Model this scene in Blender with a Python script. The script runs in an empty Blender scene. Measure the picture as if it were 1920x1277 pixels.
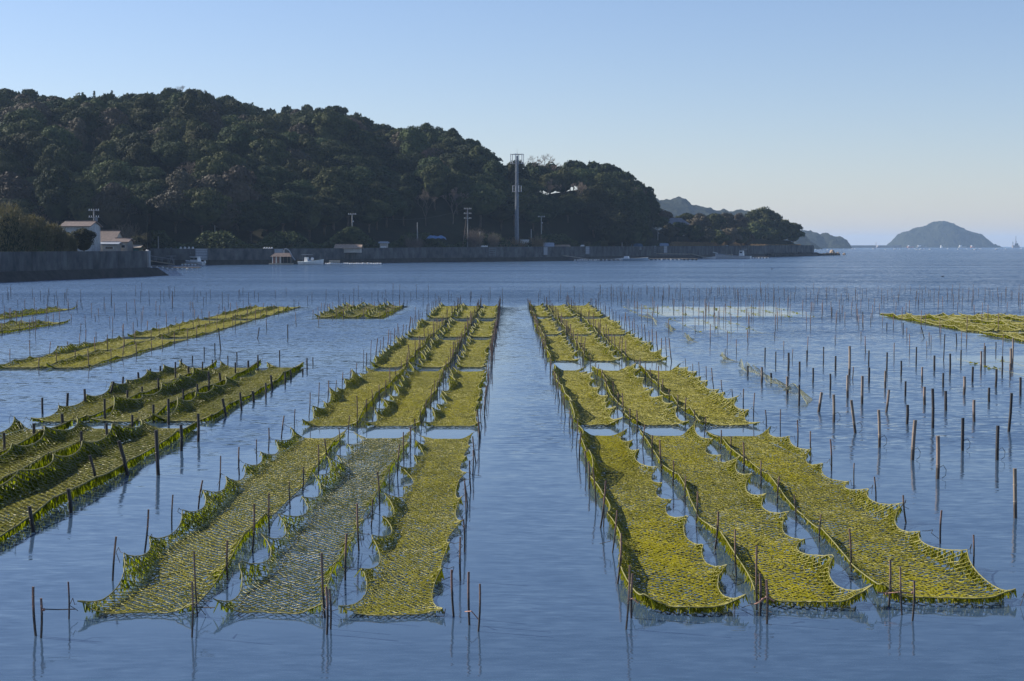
import bpy, math, random
import numpy as np
from mathutils import Vector, Matrix, noise as mnoise

R = math.radians
rng = np.random.default_rng(7)
rnd = random.Random(11)
sc = bpy.context.scene
col = sc.collection

# ------------------------------------------------------------------ camera
F = 3100.0 / 1920.0           # focal length in frame widths
CAM_H = 4.5
PITCH = math.atan(177.0 / 3100.0)
cam = bpy.data.cameras.new('camera')
cam.sensor_width = 36.0
cam.lens = 36.0 * F
cam.clip_start = 0.5
cam.clip_end = 40000
camo = bpy.data.objects.new('camera', cam)
camo.location = (0, 0, CAM_H)
camo.rotation_euler = (math.pi / 2 - PITCH, 0, 0)
col.objects.link(camo)
sc.camera = camo

# ------------------------------------------------------------------ light
SUN_EL, SUN_AZ = 32.0, -70.0      # azimuth from +Y, clockwise
world = bpy.data.worlds.new('World')
sc.world = world
world.use_nodes = True
wn = world.node_tree
sky = wn.nodes.new('ShaderNodeTexSky')
sky.sky_type = 'NISHITA'
sky.sun_disc = False
sky.sun_elevation = R(SUN_EL)
sky.sun_rotation = R(SUN_AZ)
sky.altitude = 0
sky.air_density = 1.0
sky.dust_density = 0.3
sky.ozone_density = 5.0
bg = wn.nodes['Background']
tint = wn.nodes.new('ShaderNodeMix'); tint.data_type = 'RGBA'; tint.blend_type = 'MULTIPLY'; tint.inputs[0].default_value = 1.0
wn.links.new(sky.outputs[0], tint.inputs[6]); tint.inputs[7].default_value = (1.04, 0.922, 0.955, 1)
wn.links.new(tint.outputs[2], bg.inputs[0])
bg.inputs[1].default_value = 0.098
sun = bpy.data.lights.new('sun', 'SUN')
sun.energy = 4.9
sun.angle = R(0.5)
sun.color = (1.0, 0.93, 0.82)
suno = bpy.data.objects.new('sun', sun)
sd = Vector((math.sin(R(SUN_AZ)) * math.cos(R(SUN_EL)), math.cos(R(SUN_AZ)) * math.cos(R(SUN_EL)), math.sin(R(SUN_EL))))
suno.rotation_euler = sd.to_track_quat('Z', 'Y').to_euler()
suno.location = (-60, 20, 80)
col.objects.link(suno)
sc.view_settings.view_transform = 'Standard'
sc.view_settings.look = 'None'
sc.view_settings.gamma = 1.0
sc.view_settings.use_curve_mapping = False
sc.view_settings.exposure = 0.54
sc.cycles.max_bounces = 8
sc.cycles.volume_bounces = 1
sc.cycles.transparent_max_bounces = 8
sc.cycles.use_denoising = True

# ------------------------------------------------------------------ photo-to-place helpers (pixel of the 1920 px photograph + a depth -> point)
cp, sp = math.cos(PITCH), math.sin(PITCH)
def ray(px, py):
    dx, dy = (px - 960) / 3100.0, (638.5 - py) / 3100.0
    return Vector((dx, dy * sp + cp, dy * cp - sp))
def at(px, py, D):
    d = ray(px, py)
    return Vector((0, 0, CAM_H)) + d * (D / d.y)
def gnd(px, py, z=0.0):
    d = ray(px, py)
    return Vector((0, 0, CAM_H)) + d * ((z - CAM_H) / d.z)
def XD(px, D):
    return (px - 960) / 3100.0 * D / 1.0
def ZD(py, D):
    return CAM_H - (py - 461.5) / 3100.0 * D

# ------------------------------------------------------------------ materials
MATS = {}
def mat(name, color, rough=0.6, var=0.0, scale=4.0, color2=None, bump=0.0, bscale=30.0, spec=0.5, metal=0.0,
        translucent=0.0, tcolor=None, objvar=0.0, stretch=(1, 1, 1), bdist=0.02, coord='Object'):
    m = bpy.data.materials.new(name)
    m.use_nodes = True
    nt = m.node_tree
    N, L = nt.nodes, nt.links
    b = N['Principled BSDF']
    b.inputs['Roughness'].default_value = rough
    b.inputs['Specular IOR Level'].default_value = spec
    b.inputs['Metallic'].default_value = metal
    b.inputs['Base Color'].default_value = (*color, 1)
    csock = None
    geo = N.new('ShaderNodeTexCoord')
    mp = N.new('ShaderNodeMapping')
    mp.inputs['Scale'].default_value = stretch
    if coord == 'World':
        g = N.new('ShaderNodeNewGeometry')
        L.new(g.outputs['Position'], mp.inputs['Vector'])
    else:
        L.new(geo.outputs[coord], mp.inputs['Vector'])
    if var > 0 or color2:
        nz = N.new('ShaderNodeTexNoise')
        nz.inputs['Scale'].default_value = scale
        nz.inputs['Detail'].default_value = 6
        nz.inputs['Roughness'].default_value = 0.65
        L.new(mp.outputs[0], nz.inputs['Vector'])
        cr = N.new('ShaderNodeValToRGB')
        cr.color_ramp.elements[0].position = 0.35
        cr.color_ramp.elements[1].position = 0.65
        c2 = color2 or tuple(c * (1 + var) for c in color)
        c1 = color if color2 else tuple(c * (1 - var) for c in color)
        cr.color_ramp.elements[0].color = (*c1, 1)
        cr.color_ramp.elements[1].color = (*c2, 1)
        L.new(nz.outputs['Fac'], cr.inputs[0])
        csock = cr.outputs[0]
        L.new(csock, b.inputs['Base Color'])
    if objvar > 0:
        oi = N.new('ShaderNodeObjectInfo')
        hsv = N.new('ShaderNodeHueSaturation')
        m1 = N.new('ShaderNodeMapRange')
        m1.inputs['To Min'].default_value = 0.5 - 0.045 * objvar
        m1.inputs['To Max'].default_value = 0.5 + 0.035 * objvar
        m2 = N.new('ShaderNodeMapRange')
        m2.inputs['To Min'].default_value = 1 - 0.5 * objvar
        m2.inputs['To Max'].default_value = 1 + 0.6 * objvar
        mm = N.new('ShaderNodeMath'); mm.operation = 'MULTIPLY'; mm.inputs[1].default_value = 7.31
        fr = N.new('ShaderNodeMath'); fr.operation = 'FRACT'
        L.new(oi.outputs['Random'], m1.inputs[0])
        L.new(oi.outputs['Random'], mm.inputs[0]); L.new(mm.outputs[0], fr.inputs[0]); L.new(fr.outputs[0], m2.inputs[0])
        L.new(m1.outputs[0], hsv.inputs['Hue']); L.new(m2.outputs[0], hsv.inputs['Value'])
        if csock: L.new(csock, hsv.inputs['Color'])
        else: hsv.inputs['Color'].default_value = (*color, 1)
        csock = hsv.outputs[0]
        L.new(csock, b.inputs['Base Color'])
    if bump > 0:
        nb = N.new('ShaderNodeTexNoise')
        nb.inputs['Scale'].default_value = bscale
        nb.inputs['Detail'].default_value = 5
        L.new(mp.outputs[0], nb.inputs['Vector'])
        bp = N.new('ShaderNodeBump')
        bp.inputs['Strength'].default_value = bump
        bp.inputs['Distance'].default_value = bdist
        L.new(nb.outputs['Fac'], bp.inputs['Height'])
        L.new(bp.outputs[0], b.inputs['Normal'])
    if translucent > 0:
        tr = N.new('ShaderNodeBsdfTranslucent')
        tr.inputs['Color'].default_value = (*(tcolor or color), 1)
        mx = N.new('ShaderNodeMixShader')
        mx.inputs[0].default_value = translucent
        L.new(b.outputs[0], mx.inputs[1]); L.new(tr.outputs[0], mx.inputs[2])
        L.new(mx.outputs[0], N['Material Output'].inputs['Surface'])
    MATS[name] = m
    return m

M_LEAF = mat('forest_foliage', (0.014, 0.023, 0.009), 0.75, color2=(0.068, 0.082, 0.028), scale=0.5, objvar=1.0, translucent=0.06, tcolor=(0.10, 0.12, 0.03), spec=0.12)
M_BROWNLEAF = mat('dry_foliage', (0.060, 0.050, 0.030), 0.7, color2=(0.095, 0.078, 0.048), scale=0.6, objvar=0.8, spec=0.2)
M_TWIG = mat('bare_twigs', (0.17, 0.135, 0.105), 0.8, var=0.3, scale=1.0, objvar=0.5, spec=0.2)
M_BARK = mat('bark', (0.11, 0.085, 0.06), 0.9, var=0.35, scale=3, bump=0.6, bscale=8, spec=0.2)
M_SOIL = mat('hill_soil', (0.016, 0.020, 0.010), 0.95, color2=(0.030, 0.028, 0.016), scale=0.2, bump=0.6, bscale=1.5, bdist=0.4, spec=0.1)
M_LAND = mat('land_soil', (0.10, 0.095, 0.06), 0.95, color2=(0.16, 0.14, 0.09), scale=0.3, bump=0.4, bscale=3, bdist=0.1, spec=0.1)
M_CONC = mat('weathered_concrete', (0.05, 0.056, 0.062), 0.9, color2=(0.15, 0.155, 0.155), scale=0.5, stretch=(1, 1, 0.6), bump=0.3, bscale=3, bdist=0.05, spec=0.2, coord='World')
M_TIDE = mat('tide_concrete', (0.022, 0.022, 0.02), 0.8, color2=(0.055, 0.052, 0.045), scale=0.8, bump=0.6, bscale=4, bdist=0.1, spec=0.3, coord='World')
M_CONCL = mat('pale_concrete', (0.30, 0.31, 0.32), 0.8, var=0.2, scale=0.7, spec=0.2, coord='World')
M_WHITE = mat('white_paint', (0.80, 0.80, 0.77), 0.4, var=0.08, scale=2)
M_OLDWHITE = mat('weathered_white_metal', (0.34, 0.37, 0.41), 0.55, var=0.15, scale=1.5, stretch=(3, 3, 0.6))
M_BLUE = mat('blue_sheet', (0.10, 0.20, 0.36), 0.5, var=0.2, scale=1)
M_BLUEROOF = mat('blue_roof_sheet', (0.17, 0.25, 0.36), 0.45, var=0.15, scale=1)
M_TEAL = mat('teal_sheet', (0.05, 0.25, 0.27), 0.5, var=0.15)
M_ROOFB = mat('brown_roof', (0.16, 0.12, 0.10), 0.7, var=0.25, scale=2, bump=0.5, bscale=12, bdist=0.05)
M_ROOFG = mat('grey_roof_tile', (0.17, 0.17, 0.18), 0.6, var=0.25, scale=2, bump=0.5, bscale=12, bdist=0.05)
M_THATCH = mat('pale_brown_roof', (0.36, 0.26, 0.18), 0.85, var=0.3, scale=2)
M_WALLC = mat('cream_wall', (0.50, 0.46, 0.40), 0.85, var=0.12, scale=1)
M_WALLW = mat('white_wall', (0.42, 0.43, 0.43), 0.8, var=0.25, scale=1)
M_GLASS = mat('window_glass', (0.03, 0.04, 0.05), 0.08, var=0.2)
M_DARK = mat('dark_interior', (0.03, 0.03, 0.032), 0.8, var=0.2)
M_RED = mat('red_brown_paint', (0.30, 0.09, 0.06), 0.7, var=0.25)
M_WOOD = mat('weathered_wood', (0.22, 0.18, 0.13), 0.85, var=0.35, scale=3, stretch=(1, 1, 0.2))
M_PALEWOOD = mat('pale_deck_wood', (0.42, 0.36, 0.28), 0.85, var=0.3, scale=2)
M_STEEL = mat('galvanised_steel', (0.16, 0.18, 0.21), 0.5, var=0.15, scale=1.5, metal=0.2)
M_CPOLE = mat('concrete_pole', (0.34, 0.33, 0.31), 0.8, var=0.15)
M_BLACK = mat('black_plastic', (0.02, 0.02, 0.022), 0.5, var=0.2)
M_FLOAT = mat('white_float', (0.74, 0.73, 0.70), 0.5, var=0.12, scale=3)
M_ORANGE = mat('orange_float', (0.55, 0.16, 0.05), 0.5, var=0.15)
M_ROCK = mat('sunlit_rock', (0.26, 0.20, 0.15), 0.9, color2=(0.40, 0.31, 0.23), scale=0.5, bump=1.0, bscale=2, bdist=0.3)
M_HAZYHILL = mat('far_forest', (0.020, 0.024, 0.014), 0.9, color2=(0.036, 0.038, 0.022), scale=0.03, bump=1.0, bscale=0.08, bdist=6, spec=0.0)
M_HAZYROCK = mat('far_rock', (0.24, 0.20, 0.17), 0.9, var=0.3, scale=0.05)
M_HULLB = mat('pale_blue_hull', (0.40, 0.52, 0.60), 0.4, var=0.1)
M_REED = mat('dry_reeds', (0.28, 0.20, 0.11), 0.9, var=0.35, scale=1.0, translucent=0.2, tcolor=(0.3, 0.2, 0.1), spec=0.1)
M_BAMBOO = mat('bamboo_leaves', (0.085, 0.085, 0.035), 0.7, color2=(0.16, 0.14, 0.075), scale=0.7, translucent=0.15, tcolor=(0.2, 0.17, 0.06), spec=0.2)

# nets
def algae_mat(name, a, b_, t, tr):
    return mat(name, a, 0.55, color2=b_, scale=1.3, translucent=tr, tcolor=t, spec=0.05, coord='World', stretch=(1, 0.6, 1))
M_ALGY = algae_mat('yellow_green_algae', (0.28, 0.26, 0.006), (0.42, 0.37, 0.014), (0.40, 0.40, 0.008), 0.25)
M_ALGO = algae_mat('olive_algae', (0.17, 0.165, 0.014), (0.31, 0.285, 0.030), (0.32, 0.36, 0.008), 0.28)
M_ALGD = algae_mat('deep_green_algae', (0.06, 0.075, 0.006), (0.14, 0.15, 0.010), (0.30, 0.36, 0.006), 0.42)
M_STRAND = mat('algae_coated_twine', (0.20, 0.195, 0.035), 0.4, color2=(0.38, 0.34, 0.09), scale=6, spec=0.25, coord='World')
M_STRANDD = mat('dark_algae_twine', (0.12, 0.12, 0.02), 0.35, color2=(0.26, 0.24, 0.07), scale=6, spec=0.4, coord='World')
M_ROPE = mat('mossy_rope', (0.16, 0.16, 0.045), 0.7, color2=(0.26, 0.24, 0.09), scale=9, coord='World')
M_PALEROPE = mat('pale_bare_twine', (0.32, 0.33, 0.25), 0.7, color2=(0.20, 0.22, 0.10), scale=3, coord='World')
M_STRING = mat('dark_tie_string', (0.05, 0.045, 0.04), 0.8, var=0.3, scale=9)
M_PINK = mat('reddish_tie_rope', (0.30, 0.17, 0.13), 0.8, var=0.3, scale=9)

def pole_mat(name, top, low, zcut):
    m = mat(name, top, 0.6, var=0.3, scale=9, stretch=(1, 1, 0.15), bump=0.3, bscale=30, objvar=0.35)
    nt = m.node_tree; N, L = nt.nodes, nt.links
    b = N['Principled BSDF']
    src = b.inputs['Base Color'].links[0].from_socket
    g = N.new('ShaderNodeNewGeometry'); sx = N.new('ShaderNodeSeparateXYZ')
    L.new(g.outputs['Position'], sx.inputs[0])
    nz = N.new('ShaderNodeTexNoise'); nz.inputs['Scale'].default_value = 14
    L.new(g.outputs['Position'], nz.inputs['Vector'])
    ad = N.new('ShaderNodeMath'); ad.operation = 'MULTIPLY_ADD'; ad.inputs[1].default_value = 0.18
    L.new(nz.outputs['Fac'], ad.inputs[0]); L.new(sx.outputs['Z'], ad.inputs[2])
    mr = N.new('ShaderNodeMapRange'); mr.inputs['From Min'].default_value = zcut; mr.inputs['From Max'].default_value = zcut + 0.08
    L.new(ad.outputs[0], mr.inputs[0])
    mx = N.new('ShaderNodeMix'); mx.data_type = 'RGBA'
    L.new(mr.outputs[0], mx.inputs[0]); mx.inputs[6].default_value = (*low, 1); L.new(src, mx.inputs[7])
    L.new(mx.outputs[2], b.inputs['Base Color'])
    return m
M_STAKE = pole_mat('reddish_bamboo', (0.20, 0.125, 0.095), (0.045, 0.038, 0.034), 0.38)
M_POST = pole_mat('grey_brown_bamboo', (0.27, 0.21, 0.165), (0.07, 0.055, 0.045), 0.28)
M_POSTD = pole_mat('dark_wet_wood', (0.040, 0.036, 0.036), (0.022, 0.020, 0.020), 0.25)

# ------------------------------------------------------------------ object helpers
def link(o, parent=None):
    col.objects.link(o)
    if parent is not None:
        o.parent = parent
    return o
def tag(o, label=None, cat=None, group=None, kind=None):
    if label: o['label'] = label
    if cat: o['category'] = cat
    if group: o['group'] = group
    if kind: o['kind'] = kind
    return o
def empty(name, loc=(0, 0, 0), rz=0.0):
    o = bpy.data.objects.new(name, None)
    o.location = loc; o.rotation_euler = (0, 0, rz); o.empty_display_size = 0.3
    return link(o)
def copy_tree(o, loc=None, parent=None):
    c = o.copy(); link(c, parent)
    if loc is not None: c.location = loc
    for ch in o.children:
        cc = ch.copy(); link(cc, c)
        for g in ch.children:
            gg = g.copy(); link(gg, cc)
    return c

class MB:
    """collects primitives, then links them as ONE mesh object"""
    def __init__(s):
        s.v = []; s.f = []; s.mi = []; s.cur = 0
    def add(s, vs, fs):
        k = len(s.v); s.v += [tuple(p) for p in vs]
        for f in fs: s.f.append(tuple(i + k for i in f)); s.mi.append(s.cur)
        return s
    def box(s, c, d, rz=0.0, rx=0.0, ry=0.0, taper=1.0):
        m = Matrix.Rotation(rz, 3, 'Z') @ Matrix.Rotation(ry, 3, 'Y') @ Matrix.Rotation(rx, 3, 'X')
        vs = []
        for z in (-1, 1):
            t = taper if z > 0 else 1.0
            for x, y in ((-1, -1), (1, -1), (1, 1), (-1, 1)):
                vs.append(m @ Vector((x * d[0] / 2 * t, y * d[1] / 2 * t, z * d[2] / 2)) + Vector(c))
        return s.add(vs, [(0, 3, 2, 1), (4, 5, 6, 7), (0, 1, 5, 4), (1, 2, 6, 5), (2, 3, 7, 6), (3, 0, 4, 7)])
    def tube(s, pts, r, n=6, r2=None, cap=True):
        pts = [Vector(p) for p in pts]; k = len(pts); rings = []
        for i, p in enumerate(pts):
            d = (pts[min(i + 1, k - 1)] - pts[max(i - 1, 0)]).normalized()
            a = Vector((0, 0, 1)) if abs(d.z) < 0.9 else Vector((1, 0, 0))
            u = d.cross(a).normalized(); w = d.cross(u)
            rr = r if r2 is None else r + (r2 - r) * i / max(k - 1, 1)
            if isinstance(r, (list, tuple)): rr = r[i]
            rings.append([p + (u * math.cos(t) + w * math.sin(t)) * rr for t in [2 * math.pi * j / n for j in range(n)]])
        vs = [q for rg in rings for q in rg]; fs = []
        for i in range(k - 1):
            for j in range(n):
                fs.append((i * n + j, i * n + (j + 1) % n, (i + 1) * n + (j + 1) % n, (i + 1) * n + j))
        if cap: fs += [tuple(range(n))[::-1], tuple((k - 1) * n + j for j in range(n))]
        return s.add(vs, fs)
    def prism(s, poly, y0, y1):
        """polygon in XZ extruded in Y"""
        n = len(poly)
        vs = [(x, y0, z) for x, z in poly] + [(x, y1, z) for x, z in poly]
        fs = [tuple(range(n)), tuple(range(2 * n - 1, n - 1, -1))]
        for i in range(n): fs.append((i, i + n, (i + 1) % n + n, (i + 1) % n))
        return s.add(vs, fs)
    def ball(s, c, r, n=8, m=5, sc_=(1, 1, 1)):
        vs = [(c[0], c[1], c[2] - r * sc_[2])]; fs = []
        for i in range(1, m):
            t = -math.pi / 2 + math.pi * i / m
            for j in range(n):
                a = 2 * math.pi * j / n
                vs.append((c[0] + r * sc_[0] * math.cos(t) * math.cos(a), c[1] + r * sc_[1] * math.cos(t) * math.sin(a), c[2] + r * sc_[2] * math.sin(t)))
        vs.append((c[0], c[1], c[2] + r * sc_[2])); e = len(vs) - 1
        for j in range(n):
            fs.append((0, 1 + (j + 1) % n, 1 + j))
            fs.append((e, e - n + j, e - n + (j + 1) % n))
        for i in range(m - 2):
            for j in range(n):
                a = 1 + i * n
                fs.append((a + j, a + (j + 1) % n, a + n + (j + 1) % n, a + n + j))
        return s.add(vs, fs)
    def mesh(s, name, mats):
        me = bpy.data.meshes.new(name)
        me.from_pydata(s.v, [], s.f)
        if not isinstance(mats, (list, tuple)): mats = [mats]
        for m in mats: me.materials.append(m)
        if len(mats) > 1: me.polygons.foreach_set('material_index', s.mi)
        me.update()
        return me
    def build(s, name, mats, parent=None, loc=(0, 0, 0), smooth=False):
        me = s.mesh(name, mats)
        if smooth:
            me.polygons.foreach_set('use_smooth', [True] * len(me.polygons))
        o = bpy.data.objects.new(name, me); o.location = loc
        return link(o, parent)

def np_mesh(name, V, Fq, mats, mi=None, smooth=False):
    me = bpy.data.meshes.new(name)
    V = np.ascontiguousarray(V, dtype=np.float32); Fq = np.ascontiguousarray(Fq, dtype=np.int32)
    n, k = Fq.shape
    me.vertices.add(len(V)); me.vertices.foreach_set('co', V.ravel())
    me.loops.add(n * k); me.loops.foreach_set('vertex_index', Fq.ravel())
    me.polygons.add(n); me.polygons.foreach_set('loop_start', np.arange(0, n * k, k, dtype=np.int32))
    if not isinstance(mats, (list, tuple)): mats = [mats]
    for m in mats: me.materials.append(m)
    if mi is not None: me.polygons.foreach_set('material_index', np.ascontiguousarray(mi, dtype=np.int32))
    if smooth: me.polygons.foreach_set('use_smooth', np.ones(n, dtype=bool))
    me.update(calc_edges=True)
    return me
def np_obj(name, V, Fq, mats, parent=None, mi=None, smooth=False):
    return link(bpy.data.objects.new(name, np_mesh(name, V, Fq, mats, mi, smooth)), parent)

def seg_prisms(A, B, r):
    """triangular prisms along segments A->B (n,3); returns quads"""
    d = B - A
    L = np.linalg.norm(d, axis=1, keepdims=True); L[L == 0] = 1e-6
    d = d / L
    up = np.tile([0.0, 0.0, 1.0], (len(A), 1)); up[np.abs(d[:, 2]) > 0.95] = (1, 0, 0)
    u = np.cross(d, up); u /= np.linalg.norm(u, axis=1, keepdims=True)
    w = np.cross(u, d)
    r = np.broadcast_to(np.asarray(r, dtype=float).reshape(-1, 1), (len(A), 1))
    offs = [w * r, (-0.5 * w + 0.866 * u) * r, (-0.5 * w - 0.866 * u) * r]
    V = np.stack([A + offs[0], A + offs[1], A + offs[2], B + offs[0], B + offs[1], B + offs[2]], 1)
    base = (np.arange(len(A)) * 6)[:, None]
    q = np.array([[0, 1, 4, 3], [1, 2, 5, 4], [2, 0, 3, 5]])
    Fq = (base[:, :, None] + q[None]).reshape(-1, 4)
    return V.reshape(-1, 3), Fq
def merge(parts):
    Vs, Fs, k = [], [], 0
    for V, Fq in parts:
        Vs.append(V); Fs.append(Fq + k); k += len(V)
    return np.concatenate(Vs), np.concatenate(Fs)
def polyline(pts, r):
    pts = np.asarray(pts, dtype=float)
    return seg_prisms(pts[:-1], pts[1:], r)

# ================================================================== SEA
NETRECTS = [(-5.6, -0.6, 19, 124), (1.2, 6.4, 20, 125), (-12.6, -7.3, 22, 61), (-19.3, -15.2, 60, 122), (-12.7, -7.7, 102, 124), (23.5, 45, 64, 107)]
GLASSY = [(8.2, 20.5, 104, 124, 1.0), (9.6, 13.8, 84, 104, 0.97), (16.9, 26, 44, 70, 1.0)]
def build_sea():
    ys = np.concatenate([np.arange(8, 60, 0.75), np.arange(60, 200, 1.5), np.geomspace(200, 14000, 60)])
    ys = np.concatenate([np.array([-60, -20, 0]), ys])
    xs = np.concatenate([-np.geomspace(14000, 60, 24), np.arange(-58, 60, 1.0), np.geomspace(60, 14000, 24)])
    X, Y = np.meshgrid(xs, ys)
    V = np.stack([X, Y, np.zeros_like(X)], -1).reshape(-1, 3)
    ny, nx = X.shape
    idx = np.arange(ny * nx).reshape(ny, nx)
    Fq = np.stack([idx[:-1, :-1], idx[:-1, 1:], idx[1:, 1:], idx[1:, :-1]], -1).reshape(-1, 4)
    o = np_obj('sea', V, Fq, [], None, smooth=True)
    calm = np.zeros(len(V))
    x, y = V[:, 0], V[:, 1]
    def sm(t): return np.clip(t, 0, 1) ** 2 * (3 - 2 * np.clip(t, 0, 1))
    for a, b, c, d in NETRECTS:
        k = sm((x - a) / 1.5 + 0.8) * sm((b - x) / 1.5 + 0.8) * sm((y - c) / 3 + 1) * sm((d - y) / 3 + 1)
        calm = np.maximum(calm, 1.0 * k)
    for a, b, c, d, s in GLASSY:
        wob_ = .5 * np.sin(y * .8) + .4 * np.sin(y * 1.9 + x); k = sm((x - a + wob_) / 1.6 + .3) * sm((b - x + wob_) / 2.2 + .3) * sm((y - c) / 4 + .3) * sm((d - y) / 4 + .3) * (.955 + .045 * np.sin(x * .9 + np.sin(y * .5) * 2))
        calm = np.maximum(calm, s * k)
    # the lane of water between the nets and the near water is sheltered
    calm = np.maximum(calm, 0.91 * sm((48 - y) / 14)); calm = np.maximum(calm, 0.74 * sm((118 - y) / 50))
    calm = np.maximum(calm, 0.90 * sm((x + 0.9) / 1) * sm((1.7 - x) / 1) * sm((125 - y) / 4))
    at_ = o.data.attributes.new('calm', 'FLOAT', 'POINT')
    at_.data.foreach_set('value', calm.astype(np.float32))
    m = bpy.data.materials.new('sea_water'); m.use_nodes = True
    nt = m.node_tree; N, L = nt.nodes, nt.links
    b = N['Principled BSDF']
    b.inputs['Base Color'].default_value = (0.043, 0.080, 0.135, 1)
    b.inputs['Roughness'].default_value = 0.07
    b.inputs['IOR'].default_value = 1.34
    g = N.new('ShaderNodeNewGeometry')
    ca = N.new('ShaderNodeAttribute'); ca.attribute_name = 'calm'
    def nz(scale, stretch, detail, rot=0.0, rough=0.55):
        mp = N.new('ShaderNodeMapping'); mp.inputs['Scale'].default_value = stretch
        mp.inputs['Rotation'].default_value = (0, 0, rot)
        L.new(g.outputs['Position'], mp.inputs['Vector'])
        t = N.new('ShaderNodeTexNoise'); t.inputs['Scale'].default_value = scale
        t.inputs['Detail'].default_value = detail; t.inputs['Roughness'].default_value = rough
        L.new(mp.outputs[0], t.inputs['Vector']); return t.outputs['Fac']
    def math_(op, a, b_=None, c=None):
        n = N.new('ShaderNodeMath'); n.operation = op
        for i, q in enumerate((a, b_, c)):
            if q is None: continue
            if isinstance(q, (int, float)): n.inputs[i].default_value = q
            else: L.new(q, n.inputs[i])
        return n.outputs[0]
    # wave slopes come straight from noise, so that waves smaller than a pixel still tilt the surface
    def slopes(scale, stretch, detail, rot, k):
        mp = N.new('ShaderNodeMapping'); mp.inputs['Scale'].default_value = stretch
        mp.inputs['Rotation'].default_value = (0, 0, rot)
        L.new(g.outputs['Position'], mp.inputs['Vector'])
        t = N.new('ShaderNodeTexNoise'); t.inputs['Scale'].default_value = scale
        t.inputs['Detail'].default_value = detail; t.inputs['Roughness'].default_value = 0.5
        L.new(mp.outputs[0], t.inputs['Vector'])
        a = N.new('ShaderNodeVectorMath'); a.operation = 'SUBTRACT'; a.inputs[1].default_value = (.5, .5, .5)
        L.new(t.outputs['Color'], a.inputs[0])
        b_ = N.new('ShaderNodeVectorMath'); b_.operation = 'MULTIPLY'; b_.inputs[1].default_value = (k * .55, k, 0)
        L.new(a.outputs[0], b_.inputs[0]); return b_.outputs[0]
    def vadd(a, b_):
        n = N.new('ShaderNodeVectorMath'); n.operation = 'ADD'; L.new(a, n.inputs[0]); L.new(b_, n.inputs[1]); return n.outputs[0]
    sl = vadd(vadd(slopes(9.0, (0.42, 1.3, 1), 2, 0.10, 1.25), slopes(3.6, (0.45, 1.2, 1), 2, -0.12, 0.8)), slopes(0.5, (0.5, 1.0, 1), 2, 0.3, 0.25))
    st = nz(0.028, (0.35, 1.6, 1), 4, 0.05, 0.6)
    mr = N.new('ShaderNodeMapRange'); mr.inputs['From Min'].default_value = 0.36; mr.inputs['From Max'].default_value = 0.64
    mr.inputs['To Min'].default_value = 0.55; mr.inputs['To Max'].default_value = 1.25
    L.new(st, mr.inputs[0])
    amp = math_('MULTIPLY', mr.outputs[0], math_('SUBTRACT', 1.0, math_('MULTIPLY', ca.outputs['Fac'], 0.985)))
    sc_n = N.new('ShaderNodeVectorMath'); sc_n.operation = 'SCALE'; L.new(sl, sc_n.inputs[0]); L.new(amp, sc_n.inputs['Scale'])
    # seen at a low angle, a wavy surface shows mostly the wave faces that are turned to the eye
    fl = N.new('ShaderNodeVectorMath'); fl.operation = 'MULTIPLY'; fl.inputs[1].default_value = (0.17, 0.17, 0); L.new(g.outputs['Incoming'], fl.inputs[0])
    fs2 = N.new('ShaderNodeVectorMath'); fs2.operation = 'SCALE'; L.new(fl.outputs[0], fs2.inputs[0]); L.new(amp, fs2.inputs['Scale'])
    up = N.new('ShaderNodeVectorMath'); up.operation = 'ADD'; up.inputs[1].default_value = (0, 0, 1); L.new(vadd(sc_n.outputs[0], fs2.outputs[0]), up.inputs[0])
    nn = N.new('ShaderNodeVectorMath'); nn.operation = 'NORMALIZE'; L.new(up.outputs[0], nn.inputs[0])
    L.new(nn.outputs[0], b.inputs['Normal'])
    o.data.materials.append(m)
    tag(o, 'blue rippled bay water with calmer streaks', kind='structure')
    return o
build_sea()

# ================================================================== LAND
SIL = [(-260, 190), (-120, 186), (0, 184), (50, 180), (90, 190), (150, 196), (250, 193), (300, 184), (350, 180), (400, 184), (450, 200), (490, 217),
       (520, 212), (580, 208), (640, 214), (680, 232), (695, 246), (740, 246), (800, 243), (850, 256), (900, 280), (940, 306), (980, 324), (1012, 330),
       (1045, 325), (1090, 318), (1140, 327), (1180, 346), (1208, 366), (1222, 398), (1250, 406), (1290, 400), (1330, 410), (1390, 412), (1430, 418),
       (1480, 424), (1503, 440), (1515, 459), (1560, 461)]
RD = [(-260, 640), (500, 640), (900, 600), (1190, 590), (1230, 660), (1500, 745), (1560, 760)]
WD = [(-300, 252), (277, 254), (279, 395), (390, 400), (600, 420), (800, 468), (1000, 500), (1100, 530), (1250, 590), (1400, 680), (1505, 748), (1525, 765), (1600, 800)]
WTOP = [(278, 3.95), (600, 3.9), (800, 4.15), (1000, 4.35), (1300, 4.5), (1505, 4.9), (1525, 4.9)]
def ip(tab, x):
    return np.interp(x, [t[0] for t in tab], [t[1] for t in tab])
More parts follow.
